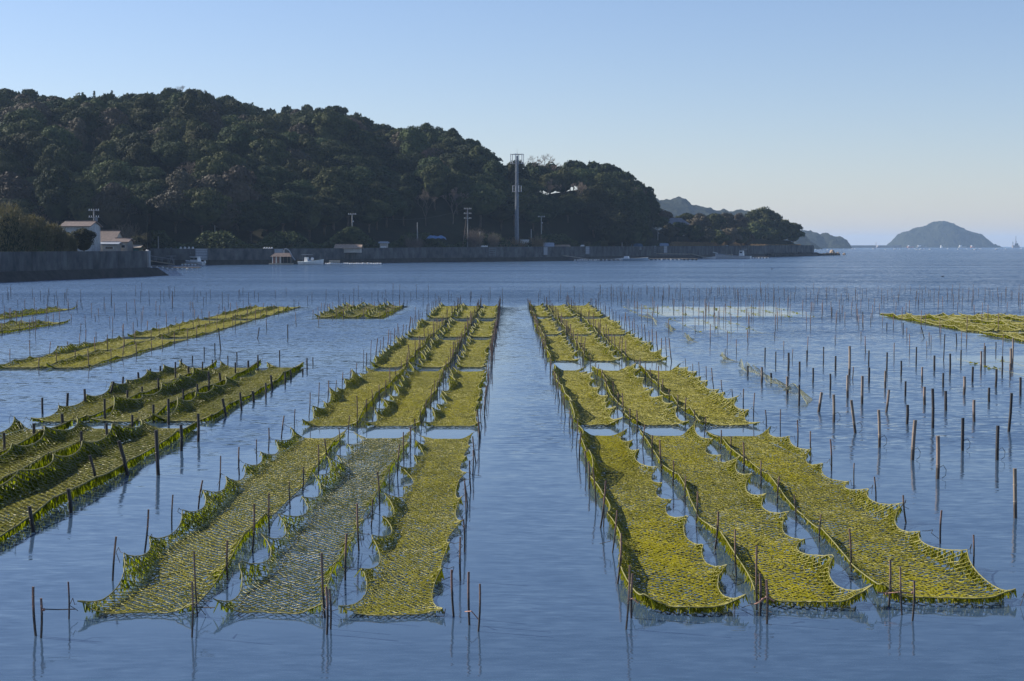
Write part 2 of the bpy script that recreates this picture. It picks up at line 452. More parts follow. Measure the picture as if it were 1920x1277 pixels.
def hill_z(x, y, tree=9.2):
    """height of the land at a place"""
    px = 960 + 3100 * x / y
    d0 = ip(WD, px); dr = ip(RD, px)
    zr = CAM_H + (461.5 - ip(SIL, px)) / 3100 * dr - np.where(px > 1216, 6.5, np.where(px > 985, tree - 2.2, tree))
    zr = np.maximum(zr, 3.4)
    d0r = np.where(px < 279, 400.0, d0) + np.where(px > 1216, 6, 22)
    t = np.clip((y - d0r) / (dr - d0r), 0, 1.0)
    prof = np.sin(t * math.pi / 2) ** 0.95
    z = 3.3 + (zr - 3.3) * prof
    spur = 5.0 * np.sin(x * 0.045 + y * 0.012 + 1.0) + 3.0 * np.sin(x * 0.11 - y * 0.03) + 2.0 * np.sin(x * 0.23 + y * 0.05)
    z = z + spur * np.sin(t * math.pi) * np.clip((zr - 8) / 30, 0, 1) * 0.8
    z = np.minimum(z, CAM_H + (zr - CAM_H) * np.minimum(y / dr, 1.0) - 1.2 * np.sin(t * math.pi))
    z = np.maximum(z, 3.3)
    back = np.clip((y - dr) / 260.0, 0, 1)
    z = np.where(y > dr, 3.3 + (zr - 3.3) * np.cos(back * math.pi / 2), z)
    return z
def build_land():
    # regular fan of the coast: rows of stations from the wall inwards
    pxs = np.concatenate([np.arange(-260, 276, 12), [277.0, 279.0], np.arange(290, 1526, 10.0)])
    n = 60
    V = []
    for px in pxs:
        d0 = ip(WD, px)
        ds = np.concatenate([[d0 + 0.6], np.linspace(d0 + 1.5, 1000 if px < 1210 else 940, n)])
        for d in ds:
            x = XD(px, d)
            z = float(hill_z(np.array(x), np.array(d)))
            V.append((x, d, z))
    V = np.array(V).reshape(len(pxs), n + 1, 3)
    idx = np.arange(len(pxs) * (n + 1)).reshape(len(pxs), n + 1)
    Fq = np.stack([idx[:-1, :-1], idx[1:, :-1], idx[1:, 1:], idx[:-1, 1:]], -1).reshape(-1, 4)
    o = np_obj('hill', V.reshape(-1, 3), Fq, M_SOIL, smooth=True)
    tag(o, 'wooded hill sloping down to the seawall', kind='structure')
build_land()

def far_ridge(name, pts, D, depth, label, amp=3.0, seed=0, m=None, step=None):
    """a far hill: an elongated mound whose crest has the heights seen in the picture"""
    x0, x1 = XD(pts[0][0], D), XD(pts[-1][0], D)
    step = step or (x1 - x0) / 140
    xs = np.arange(x0, x1 + step, step)
    crest = np.array([max(CAM_H + (461.5 - float(ip(pts, 960 + 3100 * x / D))) / 3100 * D, 0.2) for x in xs])
    vs = np.linspace(-1, 1, 49)
    V = []
    for i, x in enumerate(xs):
        for v in vs:
            h = crest[i] * max(0, 1 - abs(v) ** 1.9)
            w = depth * (0.35 + 0.65 * math.sqrt(max(crest[i], 0.1) / crest.max()))
            q = Vector((x * 0.03 + seed, v * w * 0.03, 0))
            b = mnoise.noise(q * 1.1) * 1.6 + mnoise.noise(q * 3.1) * 0.9 + mnoise.noise(q * 8) * 0.45
            zz = max(h + b * amp * min(1, h / 12), -1.0 if abs(v) > 0.98 else 0.05)
            V.append((x, D + v * w, zz if abs(v) < 0.99 else -1))
    n = len(vs); idx = np.arange(len(xs) * n).reshape(len(xs), n)
    Fq = np.stack([idx[:-1, :-1], idx[1:, :-1], idx[1:, 1:], idx[:-1, 1:]], -1).reshape(-1, 4)
    o = np_obj(name, np.array(V), Fq, m or M_HAZYHILL, smooth=False)
    tag(o, label, kind='structure')
    return o
far_ridge('island', [(1664, 464), (1672, 455), (1680, 446), (1688, 439), (1702, 434), (1716, 428), (1735, 424), (1745, 418), (1757, 415.5), (1768, 415), (1778, 417.5), (1792, 426),
                     (1803, 429), (1815, 435), (1828, 437), (1842, 446), (1851, 457), (1856, 460), (1860, 458.5), (1866, 462), (1872, 464.3)], 5000, 170, 'hazy blue dome shaped island on the horizon', 4.0, 3)
far_ridge('headland', [(1440, 440), (1500, 432), (1512, 433), (1524, 435), (1535, 441), (1548, 438), (1558, 440), (1572, 443), (1582, 449), (1586, 460), (1590, 464.9)], 3200, 90, 'low hazy wooded headland beyond the point', 3.0, 9)
far_ridge('hills', [(1100, 380), (1180, 374), (1215, 373), (1240, 374.5), (1262, 374), (1275, 376), (1292, 386), (1312, 390), (1330, 397), (1352, 399), (1370, 399), (1380, 397), (1400, 402), (1440, 415), (1490, 440), (1515, 463)], 2500, 260, 'hazy blue hill rising behind the wooded shore', 4.5, 21)

# ------------------------------------------------------------------ seawalls
def strip_panels(wall, path, ztop, zbot, thick, length, name='wall_panel', mtl=M_CONC, gap=0.05):
    """cast panels along a polyline of (x, y); each panel its own object"""
    out = []
    for k in range(len(path) - 1):
        a, b = Vector((*path[k], 0)), Vector((*path[k + 1], 0))
        L = (b - a).length; n = max(1, round(L / length)); d = (b - a) / n; u = d.normalized()
        nrm = Vector((-u.y, u.x, 0))      # landward
        for i in range(n):
            p, q = a + d * i + u * gap / 2, a + d * (i + 1) - u * gap / 2
            t = (i + 0.5) / n
            z1 = ztop(k, t) if callable(ztop) else ztop
            j = rnd.uniform(-0.02, 0.02)
            th = thick
            vs = [p + nrm * j, q + nrm * j, q + nrm * th, p + nrm * th]
            vv = [(w.x, w.y, zbot) for w in vs] + [(w.x, w.y, z1) for w in vs]
            mb = MB(); mb.add(vv, [(0, 3, 2, 1), (4, 5, 6, 7), (0, 1, 5, 4), (1, 2, 6, 5), (2, 3, 7, 6), (3, 0, 4, 7)])
            out.append(mb.build(name, mtl, wall))
    return out
def ledge(wall, path, zt, w, slope, name='footing_ledge', ext_end=0.0, m=M_TIDE, step=6.0):
    pts = []
    for k in range(len(path) - 1):
        a, b = Vector((*path[k], 0)), Vector((*path[k + 1], 0))
        n = max(1, int((b - a).length / step))
        for i in range(n): pts.append(a + (b - a) * i / n)
    pts.append(Vector((*path[-1], 0)))
    if ext_end:
        u = (pts[-1] - pts[-2]).normalized(); pts.append(pts[-1] + u * ext_end)
    mb = MB(); vs = []; fs = []
    for i, p in enumerate(pts):
        u = (pts[min(i + 1, len(pts) - 1)] - pts[max(i - 1, 0)]).normalized(); nr = Vector((u.y, -u.x, 0))
        last = ext_end and i == len(pts) - 1
        top = zt if not last else -0.4
        j = rnd.uniform(-0.04, 0.04)
        for off, z in ((-0.2, top), (w + j, top), (w + slope + j, -0.6), (-0.2, -0.6)):
            q = p + nr * off; vs.append((q.x, q.y, z))
    n = len(pts)
    for i in range(n - 1):
        for j in range(4):
            fs.append((i * 4 + j, (i + 1) * 4 + j, (i + 1) * 4 + (j + 1) % 4, i * 4 + (j + 1) % 4))
    fs += [(0, 1, 2, 3), ((n - 1) * 4 + 3, (n - 1) * 4 + 2, (n - 1) * 4 + 1, (n - 1) * 4)]
    mb.add(vs, fs); return mb.build(name, m, wall)

nw = empty('seawall', (XD(0, 212), 212, 0))
tag(nw, 'tall dark concrete seawall at the left edge with a sloping toe', 'seawall')
nw_inv = nw.location.copy()
path_near = [(XD(-90, 200), 200), (XD(277, 252), 252)]
def rel(path, org): return [(x - org.x, y - org.y) for x, y in path]
strip_panels(nw, rel(path_near, nw_inv), 3.78, -0.5, 0.6, 1.9)
ledge(nw, rel(path_near, nw_inv), 1.25, 1.6, 1.3, ext_end=3.4)
mb = MB(); a = Vector((path_near[1][0] - nw_inv.x, path_near[1][1] - nw_inv.y, 0))
mb.box((a.x + 0.13, a.y + 0.62, 1.9), (0.22, 1.3, 3.8))
q0 = Vector((XD(276.5, 253.5), 253.5, 0)) - nw_inv; q1 = Vector((XD(277.5, 396), 396, 0)) - nw_inv; dq = q1 - q0
mb.box(((q0.x + q1.x) / 2, (q0.y + q1.y) / 2, 1.65), (0.5, dq.length, 4.2), rz=math.atan2(dq.y, dq.x) - math.pi / 2)
mb.build('end_pier', M_CONCL, nw)  # lit end of the wall: its brightness is put into paler concrete

mwo = Vector((XD(279, 396), 396, 0))
mw = empty('seawall', mwo)
tag(mw, 'long low grey concrete seawall running along the foot of the wooded hill', 'seawall')
MWP = [(px, D) for px, D in WD if 279 <= px <= 1525]
path_main = [(XD(px, D), D) for px, D in MWP]
def mwz(k, t):
    return float(ip(WTOP, MWP[k][0] + (MWP[k + 1][0] - MWP[k][0]) * t))
strip_panels(mw, rel(path_main, mwo), mwz, -0.5, 0.5, 6.0, gap=0.08)
ledge(mw, rel(path_main, mwo), 1.15, 1.4, 0.8)
mb = MB(); e = path_main[-1]
mb.box((e[0] - mwo.x - 0.3, e[1] - mwo.y + 20, 2.2), (0.6, 40, 5.2)); mb.build('end_wall', M_CONC, mw)

# stone apron running out from the point
def boulder(rx, ry, rz, seed, mtl, name, loc, parent=None):
    mb = MB(); mb.ball((0, 0, 0), 1.0, 12, 8)
    vs = []
    for v in mb.v:
        p = Vector(v); k = 1 + 0.35 * mnoise.noise(p * 1.3 + Vector((seed, 0, 0))) + 0.2 * mnoise.noise(p * 3 + Vector((seed, 5, 0)))
        vs.append((p.x * rx * k, p.y * ry * k, p.z * rz * k))
    mb.v = vs
    return mb.build(name, mtl, parent, loc)
ap = empty('stone_apron', (XD(1525, 768), 768, 0))
tag(ap, 'low dark stone apron running into the water from the wooded point', 'breakwater')
for i in range(34):
    t = i / 33
    px = 1440 + 125 * t; D = 700 + 105 * t
    boulder(rnd.uniform(1.5, 2.4), 2.0, (1.5 if t < 0.7 else 1.1) * rnd.uniform(0.8, 1.1), i * 3.1, M_TIDE, 'stone', (XD(px, D) - ap.location.x, D - ap.location.y - 3, 0.1), ap)
for (px, py, w, h, lab) in ((1559.5, 479, 5, 11.5, 'warm brown upright rock standing in the water off the point'), (1570, 479, 5, 6, 'lower brown rock leaning on the upright one off the point'), (1582, 478, 3, 5, 'small outermost rock off the wooded point')):
    D = 830; o = boulder(w / 3100 * D, w / 3100 * D * 1.2, (h) / 3100 * D * 0.62, px, M_ROCK, 'rock', (XD(px, D), D, h / 3100 * D * 0.2))
    tag(o, lab, 'rock')

# floodgates on the long wall
def wall_pt(px):
    D = float(ip(WD, px)); return D
GATES = [(378, 23, 466.5, 487, 1, 'the cabin boat'), (522, 16, 467, 482, 1, 'the raft hut'), (733, 15, 465, 482, 1, 'the long string of white floats'),
         (921.5, 13, 463.5, 480, 1, 'the bare shrubs left of the mast'), (1021, 9, 463.5, 478, 0, 'the thin power pole right of the mast'), (1099.5, 9, 462, 476.5, 1, 'the long gangway'),
         (1245.5, 8.5, 461, 474, 0, 'the far gangway'), (1361, 7, 460, 469, 0, 'the largest boat'), (1226, 4, 461, 475, 0, 'a wider gate')]
for px, w, yt, yb, knobs, who in GATES:
    D = wall_pt(px); s = D / 3100
    k = [i for i in range(len(MWP) - 1) if MWP[i][0] <= px <= MWP[i + 1][0]][0]
    a, b = path_main[k], path_main[k + 1]; ang = math.atan2(b[1] - a[1], b[0] - a[0])
    g = empty('floodgate', (XD(px, D), D, 0), ang)
    gl = {'a wider gate': 'narrow pale floodgate just left of the far gangway gate'}.get(who, 'pale steel floodgate on the seawall by ' + who)
    tag(g, gl, 'floodgate')
    W = w * s / max(math.cos(ang), 0.3) * 0.92; zt = ZD(yt, D); zb = ZD(yb, D)
    mb = MB(); mb.box((0, -0.22, (zt + zb) / 2), (W, 0.2, zt - zb)); mb.build('gate_panel', M_OLDWHITE, g)
    mb = MB()
    for i in range(4): mb.box((0, -0.35, zb + (zt - zb) * (i + 0.5) / 4), (W * 0.97, 0.06, 0.12))
    for sx in (-1, 1): mb.box((sx * W / 2, -0.3, (zt + zb) / 2), (0.14, 0.3, zt - zb + 0.1))
    mb.build('gate_frame', M_STEEL, g)
    mb = MB()
    x0 = -W / 2 - 1.2
    mb.tube([(x0 + 0.9, -0.3, zt - 1.3), (x0, -0.35, zt - 1.25), (x0 - 0.1, -0.35, zt + 0.1), (x0 - 0.1, 0, zt + 0.15)], 0.05)
    mb.build('handrail', M_STEEL, g)
    if knobs:
        for i in range(4):
            mb = MB(); mb.box((-W / 2 - 0.5 - i * 0.85 * w * s / 2.6, 0.1, zt + 0.12), (0.55, 0.4, 0.28)); mb.ball((-W / 2 - 0.5 - i * 0.85 * w * s / 2.6, 0.0, zt + 0.3), 0.22, 6, 4); mb.build('cap_block', M_FLOAT, g)

# ================================================================== TREES
def leaf_tris(C, Nn, size, jit=0.9):
    n = len(C)
    nr = Nn + rng.normal(0, jit, (n, 3)); nr /= np.linalg.norm(nr, axis=1, keepdims=True)
    a = rng.normal(0, 1, (n, 3)); u = np.cross(nr, a); u /= np.linalg.norm(u, axis=1, keepdims=True)
    w = np.cross(nr, u)
    s = size * rng.uniform(0.6, 1.3, (n, 1))
    V = np.stack([C - u * s * 0.55 - w * s * 0.35, C + u * s * 0.55 - w * s * 0.3, C + u * s * 0.12 + w * s * 0.65], 1)
    return V.reshape(-1, 3), np.arange(3 * n).reshape(-1, 3)
def crown_geo(rx, ry, rz, zc, lobes, nleaf, leaf, seed, flat=0.0, gaps=0.15):
    r_ = np.random.default_rng(seed)
    C, Nn = [], []
    L = [((0, 0, zc), 0.72 * rx, 0.72 * rz)]
    for i in range(lobes):
        a = 2 * math.pi * (i * 0.618 + r_.uniform(0, 0.2)); el = r_.uniform(-0.25, 1.0) ** 1.0
        cz = math.sin(el * math.pi / 2) if el > 0 else el * 0.7
        ch = math.sqrt(max(0, 1 - min(1, abs(cz)) ** 2))
        k = r_.uniform(0.62, 0.80)
        L.append(((math.cos(a) * ch * rx * k, math.sin(a) * ch * ry * k, zc + cz * rz * k), rx * r_.uniform(0.27, 0.42), rz * r_.uniform(0.24, 0.38)))
    w = np.array([l[1] * l[1] for l in L]); cnt = (w / w.sum() * nleaf).astype(int)
    for (c, r1, r2), n in zip(L, cnt):
        d = r_.normal(0, 1, (n, 3)); d /= np.linalg.norm(d, axis=1, keepdims=True)
        d[:, 2] = np.where(d[:, 2] < -0.3, -d[:, 2] * 0.5, d[:, 2])
        rr = r_.uniform(0.78, 1.05, (n, 1)) + 0.12 * np.sin(d[:, :1] * 7 + seed) * np.cos(d[:, 1:2] * 6)
        p = np.array(c) + d * rr * np.array([r1, r1, r2])
        C.append(p); Nn.append(d)
    C = np.concatenate(C); Nn = np.concatenate(Nn)
    return leaf_tris(C, Nn, leaf, 0.42)
def core_geo(rx, ry, rz, zc, seed):  # solid inner blob, added to block light through the foliage
    mb = MB(); mb.ball((0, 0, zc), 1.0, 10, 7, (rx, ry, rz))
    V = np.array(mb.v)
    tri = []
    for f in mb.f:
        tri.append(f[:3])
        if len(f) == 4: tri.append((f[0], f[2], f[3]))
    return V, np.array(tri)
def trunk_mb(h, r, seed, spread=2.5):
    q = random.Random(seed); mb = MB()
    mb.tube([(0, 0, -0.6), (q.uniform(-.2, .2), 0, h * 0.4), (q.uniform(-.5, .5), q.uniform(-.5, .5), h * 0.75)], [r, r * 0.75, r * 0.5], 7)
    for i in range(5):
        a = i * 1.26 + q.uniform(-.3, .3)
        mb.tube([(0, 0, h * q.uniform(.35, .55)), (math.cos(a) * spread * .5, math.sin(a) * spread * .5, h * .75), (math.cos(a) * spread, math.sin(a) * spread, h * .95)], [r * .45, r * .3, r * .1], 5)
    return mb
CROWN_MESH = []
def forest_mesh(seed, kind):
    """one forest tree: crown around an added light-blocking core, and trunk"""
    r_ = random.Random(seed)
    if kind == 'round':
        rx, rz, zc, lob, n, lf = 5.4, 4.6, 6.6, 24, 7600, 0.44
    elif kind == 'tall':
        rx, rz, zc, lob, n, lf = 4.3, 5.6, 7.4, 22, 6800, 0.43
    elif kind == 'wide':
        rx, rz, zc, lob, n, lf = 6.8, 4.2, 6.0, 34, 9800, 0.46
    parts = [crown_geo(rx, rx * r_.uniform(.85, 1.15), rz, zc, lob, n, lf, seed), core_geo(rx * .66, rx * .66, rz * .62, zc - 0.3, seed)]
    V, T = merge(parts)
    t = trunk_mb(zc, 0.32, seed)
    tt = []
    for f in t.f:
        for i in range(1, len(f) - 1): tt.append((f[0], f[i], f[i + 1]))
    V2, T2 = merge([(V, T), (np.array(t.v), np.array(tt))])
    mi = np.zeros(len(T2), int); mi[len(T):] = 1
    return np_mesh('forest_tree', V2, T2, [M_BROWNLEAF if kind == 'dry' else M_LEAF, M_BARK], mi)
kinds = ['round', 'wide', 'tall', 'round', 'wide', 'round', 'tall', 'wide']
CROWN_MESH = [forest_mesh(100 + i, k) for i, k in enumerate(kinds)]
DRY_MESH = []
for i in range(3):
    me = CROWN_MESH[[0, 2, 4][i]].copy(); me.materials[0] = M_BROWNLEAF; DRY_MESH.append(me)

def bare_tree_mesh(seed, h=9.0, spread=3.5, levels=5, m=M_TWIG, r0=0.16, name='twigs'):
    q = random.Random(seed); A, B, Rr = [], [], []
    def grow(p, d, L, r, lv):
        n = 2
        for i in range(n):
            d2 = (d + Vector((q.uniform(-.18, .18), q.uniform(-.18, .18), q.uniform(-.02, .12)))).normalized()
            e = p + d2 * L / n; A.append(p[:]); B.append(e[:]); Rr.append(r * (1 - .2 * i)); p = e; d = d2
        if lv > 0:
            for i in range(3 if lv > 1 else 4):
                a = q.uniform(0, 6.28); s = q.uniform(.45, .85)
                d3 = (d + Vector((math.cos(a) * s, math.sin(a) * s, q.uniform(-.1, .35)))).normalized()
                grow(p, d3, L * q.uniform(.62, .8), max(r * .55, 0.03), lv - 1)
    grow(Vector((0, 0, -.4)), Vector((0, 0, 1)), h * .32, r0, levels)
    V, Fq = seg_prisms(np.array(A), np.array(B), np.array(Rr))
    return np_mesh(name, V, Fq, m)
BARE = [bare_tree_mesh(s) for s in (3, 8, 15)]

HOUSES_AT = []   # places kept clear
def clear(px, D):
    for a, b, c, d in HOUSES_AT:
        if a < px < b and c < D < d: return True
    return False
# scatter of the wood
pts = []
tries = 0
cell = {}
while tries < 60000 and len(pts) < 1500:
    tries += 1
    px = rng.uniform(-110, 1216); D = rng.uniform(405, 690)
    d0 = float(ip(WD, px)); d0 = max(d0, 400); dr = float(ip(RD, px))
    if D < d0 + (34 if px > 620 else 28) or D > dr + 26: continue
    x = XD(px, D); y = D
    key = (int(x // 9), int(y // 9)); ok = True
    front = D < d0 + 45
    md = 6.4 if front else 8.0
    for i in (-1, 0, 1):
        for j in (-1, 0, 1):
            for (a, b) in cell.get((key[0] + i, key[1] + j), ()):
                if (a - x) ** 2 + (b - y) ** 2 < md * md: ok = False
    if not ok: continue
    cell.setdefault(key, []).append((x, y)); pts.append((x, y, px, D))
# visibility from the bay side: tree tops against what stands before them
def elev(p, dz): 
    z = float(hill_z(np.array(p[0]), np.array(p[1]))); return (z + dz - CAM_H) / p[1]
order = sorted(range(len(pts)), key=lambda i: pts[i][1])
E_top = {i: elev(pts[i], 11.0) for i in range(len(pts))}
vis = []
prof_px = np.full(1500, -1.0)
for i in order:
    x, y, px, D = pts[i]
    w = 5.5 / D * 3100
    a, b = int(max(px - w + 150, 0)), int(min(px + w + 150, 1499))
    shown = np.clip(E_top[i] - prof_px[a:b], 0, 0.02).mean() if b > a else 0
    vis.append((shown * w, i))
    prof_px[a:b] = np.maximum(prof_px[a:b], E_top[i] - 0.002)
vis.sort(reverse=True)
single = set(i for s, i in vis[:285])
rest = [i for s, i in vis[285:] if s > 0.0 or True][:700]
def tree_band(px, D):
    dr = float(ip(RD, px)); d0 = max(400, float(ip(WD, px)))
    t = (D - d0) / (dr - d0)
    if t > 0.85: return ('on the hill skyline', 'trees on the hill skyline')
    if t > 0.4: return ('on the upper hill slope', 'trees on the upper slope')
    return ('on the shaded hill foot', 'trees at the foot of the hill')
bare_n = 0
for i in sorted(single):
    x, y, px, D = pts[i]
    z = float(hill_z(np.array(x), np.array(y)))
    q = rnd.random()
    side = [' above the white gabled house', ' above the cabin boat', ' above the raft hut', ' above the round green tree', ' above the braced pole', ' behind the mast', ' right of the mast'][int(np.searchsorted([260, 430, 580, 740, 900, 1010], px))]
    where, grp = tree_band(px, D)
    big = rnd.uniform(0.85, 1.4)
    if D > float(ip(RD, px)) - 8: big = rnd.uniform(0.80, 0.98)
    if q < 0.86: me = rnd.choice(CROWN_MESH); look = 'dark rounded evergreen tree'
    elif q < 0.94: me = rnd.choice(DRY_MESH); look = 'brownish broadleaf tree'
    else: me = rnd.choice(BARE); look = 'bare grey leafless tree'; big *= 1.05
    hmax = CAM_H + (461.5 - float(ip(SIL, px))) / 3100 * y - z + rnd.uniform(-.6, .9)
    big = max(.60, min(big, hmax / 10.6))
    o = bpy.data.objects.new('forest_tree', me); link(o)
    o.location = (x, y, z - 0.8); o.rotation_euler = (0, 0, rnd.uniform(0, 6.28)); o.scale = (big, big, big * rnd.uniform(.88, 1.12))
    tag(o, f'{look} {where}{side}', 'tree', f'{look}s, {grp},{side}')
# the remainder of the wood as one mass
Vs, Ts, k = [], [], 0
low = []
for s in range(4):
    low.append(merge([crown_geo(5.4, 5.2, 4.6, 6.4, 16, 1100, 1.15, 300 + s), core_geo(4.0, 4.0, 3.3, 6.2, s)]))
for i in rest:
    if i in single: continue
    x, y, px, D = pts[i]; z = float(hill_z(np.array(x), np.array(y)))
    V, T = low[i % 4]; a = rnd.uniform(0, 6.28); c, s_ = math.cos(a), math.sin(a); g = rnd.uniform(.8, 1.15)
    V2 = np.stack([(V[:, 0] * c - V[:, 1] * s_) * g + x, (V[:, 0] * s_ + V[:, 1] * c) * g + y, V[:, 2] * g + z - 0.8], 1)
    Vs.append(V2); Ts.append(T + k); k += len(V2)
o = np_obj('forest', np.concatenate(Vs), np.concatenate(Ts), M_LEAF)
tag(o, 'closed canopy of the evergreen wood filling the hillside', kind='stuff')

def special_tree(px, pyb, D, w, h, label, seed, name='broadleaf_tree', m=M_LEAF, lobes=20, n=3800, leaf=0.5, zbase=None, squat=0.42, core=True, loose=1.0):
    """w, h in photo pixels at depth D"""
    s = D / 3100
    zb = ZD(pyb, D) if zbase is None else zbase
    H, W = h * s, w * s
    o = empty(name, (XD(px, D), D, zb)); tag(o, label, 'tree')
    rz = H * squat; zc = H - rz
    V, T = crown_geo(W / 2, W / 2 * 0.9, rz, zc, lobes, n, leaf, seed)
    parts = [(V, T)]
    if core: parts.append(core_geo(W * .30, W * .28, rz * .6, zc - rz * .1, seed))
    V, T = merge(parts)
    np_obj('crown', V, T, m, o)
    trunk_mb(zc + rz * .2, max(0.12, W * 0.03), seed, W * .3).build('trunk', M_BARK, o)
    return o
# trees with a shape of their own
special_tree(660, 466, 440, 44, 46, 'round light green tree standing alone below the T shaped power pole', 501, leaf=0.4, zbase=3.2)
special_tree(497, 455, 436, 15, 28, 'tiny sunlit palm like tuft above the raft hut', 502, n=500, leaf=0.35, lobes=8, zbase=4.5, core=False, squat=.3)
special_tree(521, 466, 434, 38, 28, 'small sunlit olive tree behind the seawall beside the raft hut', 503, n=1100, leaf=0.42, zbase=3.2, core=False)
special_tree(1428, 461, 730, 72, 75, 'tallest rounded tree on the wooded point with sky showing through its top', 504, lobes=30, n=5200, leaf=0.85, zbase=3.4, core=False, squat=.38)
special_tree(1412, 461, 715, 60, 48, 'dense dark tree under the left side of the tallest tree on the point', 505, n=5000, leaf=0.8, zbase=3.4)
special_tree(1462, 461, 738, 74, 54, 'broad dark tree in the middle of the wooded point', 506, n=6000, leaf=0.85, lobes=26, zbase=3.4)
special_tree(1486, 461, 744, 44, 46, 'dark tree at the very tip of the wooded point', 507, n=4200, leaf=0.8, zbase=3.4)
special_tree(1441, 461, 725, 70, 40, 'low dark tree in front of the broad one on the point', 508, n=5000, leaf=0.8, zbase=3.4)
special_tree(1285, 432, 668, 50, 44, 'dark flat topped tree behind the grey roofed house', 509, n=4200, leaf=0.7, zbase=8)
special_tree(1334, 430, 690, 17, 32, 'small round dark tree alone on the ridge right of the house', 510, n=1500, leaf=0.6, zbase=9)
special_tree(1195, 455, 585, 60, 70, 'dark tree overhanging the right end of the tall wood', 511, n=5000, leaf=0.7, zbase=6)
for i, (px, D, w, h, mm) in enumerate([(1232, 640, 44, 34, 0), (1255, 620, 42, 34, 1), (1270, 625, 46, 38, 0), (1300, 632, 40, 42, 0), (1322, 642, 48, 40, 1), (1345, 650, 44, 38, 0), (1365, 660, 46, 42, 1), (1388, 670, 44, 44, 0),
                                    (1310, 655, 46, 48, 1), (1338, 668, 46, 50, 0), (1360, 682, 46, 50, 1), (1384, 690, 40, 50, 1), (1245, 650, 40, 46, 1), (1222, 650, 30, 46, 0), (1400, 680, 30, 34, 1)]):
    special_tree(px, 460, D, w, h, ['green', 'brownish'][mm] + ' bushy tree on the low slope between the tall wood and the point', 520 + i, m=[M_LEAF, M_BROWNLEAF][mm], n=2600, leaf=0.62, zbase=float(hill_z(np.array(XD(px, D)), np.array(float(D)))) - 0.6)['group'] = ['green', 'brownish'][mm] + ' bushy trees on the low slope'
for px, D, w, top, lab in [(1052, 584, 66, 322, 'broad crowned tree on the second hump of the skyline right of the mast'), (1092, 580, 84, 318, 'big open crowned tree topping the second hump of the skyline'),
                           (1132, 576, 76, 325, 'large dark tree right of the second hump top'), (1166, 578, 70, 339, 'large dark tree on the falling skyline'), (1194, 580, 54, 356, 'outermost tall tree at the right end of the tall wood'),
                           (1150, 566, 80, 352, 'large tree in front of the falling skyline'), (1112, 562, 84, 350, 'wide dark tree below the second hump'), (1186, 566, 60, 384, 'dark tree filling the lower right corner of the tall wood'),
                           (1150, 556, 90, 392, 'wide dark tree low on the right part of the tall wood'), (1198, 572, 50, 408, 'low dark tree at the right foot of the tall wood')]:
    zb_ = float(hill_z(np.array(XD(px, D)), np.array(float(D)))) - 1.0
    special_tree(px, 0, D, w, (ZD(top, D) - zb_) / D * 3100, lab, 600 + px, n=6500, leaf=.5, lobes=26, zbase=zb_, core=(px != 1092), squat=.49)
# skyline bare trees and two conifers
for i, (px, D, h, lab) in enumerate([(345, 640, 16, 'spreading leafless tree crowning the top of the hill'), (772, 607, 12, 'bare pale treetop above the middle of the hill skyline'), (1003, 592, 18, 'leafless tree just right of the mast top'),
                                   (1026, 590, 14, 'second leafless tree on the dip right of the mast'), (385, 640, 12, 'thin leafless tree right of the hilltop')]):
    o = empty('leafless_tree', (XD(px, D), D, float(hill_z(np.array(XD(px, D)), np.array(float(D))))))
    tag(o, lab, 'tree')
    c = bpy.data.objects.new('branches', bare_tree_mesh(40 + i, h * 0.9, 5, 5, M_TWIG, 0.2, 'branches')); link(c, o)
def conifer(px, D, h, lab, seed):
    z = float(hill_z(np.array(XD(px, D)), np.array(float(D)))); o = empty('conifer', (XD(px, D), D, z)); tag(o, lab, 'tree')
    C = []; Nn = []
    r_ = np.random.default_rng(seed)
    for k in range(16):
        t = k / 15; zz = h * (0.35 + 0.65 * t); rr = (1 - t) * h * 0.16 + 0.15
        for j in range(70):
            a = r_.uniform(0, 6.28); q = r_.uniform(.2, 1) * rr
            C.append((math.cos(a) * q, math.sin(a) * q, zz - q * .35)); Nn.append((math.cos(a) * .5, math.sin(a) * .5, 1))
    V, T = leaf_tris(np.array(C), np.array(Nn), 0.6, 0.4); np_obj('crown', V, T, M_LEAF, o)
    MB().tube([(0, 0, -.5), (0, 0, h * .97)], .22, 6, .04).build('trunk', M_BARK, o)
conifer(182, 636, 13.5, 'left of two small pointed conifers on the skyline', 61)
conifer(215, 636, 13.5, 'right of two small pointed conifers on the skyline', 62)

# bushes behind the wall
def tuft_mesh(n, r, h, seed, m, w=0.05, name='stems', lean=0.5):
    r_ = np.random.default_rng(seed)
    a = r_.uniform(0, 6.28, n); q = np.sqrt(r_.uniform(0, 1, n)) * r * .5
    A = np.stack([np.cos(a) * q, np.sin(a) * q, np.full(n, -.2)], 1)
    hh = h * r_.uniform(.55, 1, n)
    o = lean * r_.uniform(.2, 1, n) * r
    B = A + np.stack([np.cos(a) * o * .45, np.sin(a) * o * .45, hh * .6], 1) + r_.normal(0, .08 * r, (n, 3)) * (1, 1, 0)
    Cc = B + np.stack([np.cos(a) * o * .55, np.sin(a) * o * .55, hh * .4], 1) + r_.normal(0, .08 * r, (n, 3))
    V1 = seg_prisms(A, B, w); V2 = seg_prisms(B, Cc, w * .6)
    side = []
    for t in (.35, .6, .85):
        P = A + (Cc - A) * t + (B - (A + Cc) / 2) * .5
        d = r_.normal(0, 1, (n, 3)) * (.22 * r) + np.array([0, 0, .12 * h])
        side.append(seg_prisms(P, P + d, w * .45))
    V, Fq = merge([V1, V2] + side)
    return np_mesh(name, V, Fq, m)
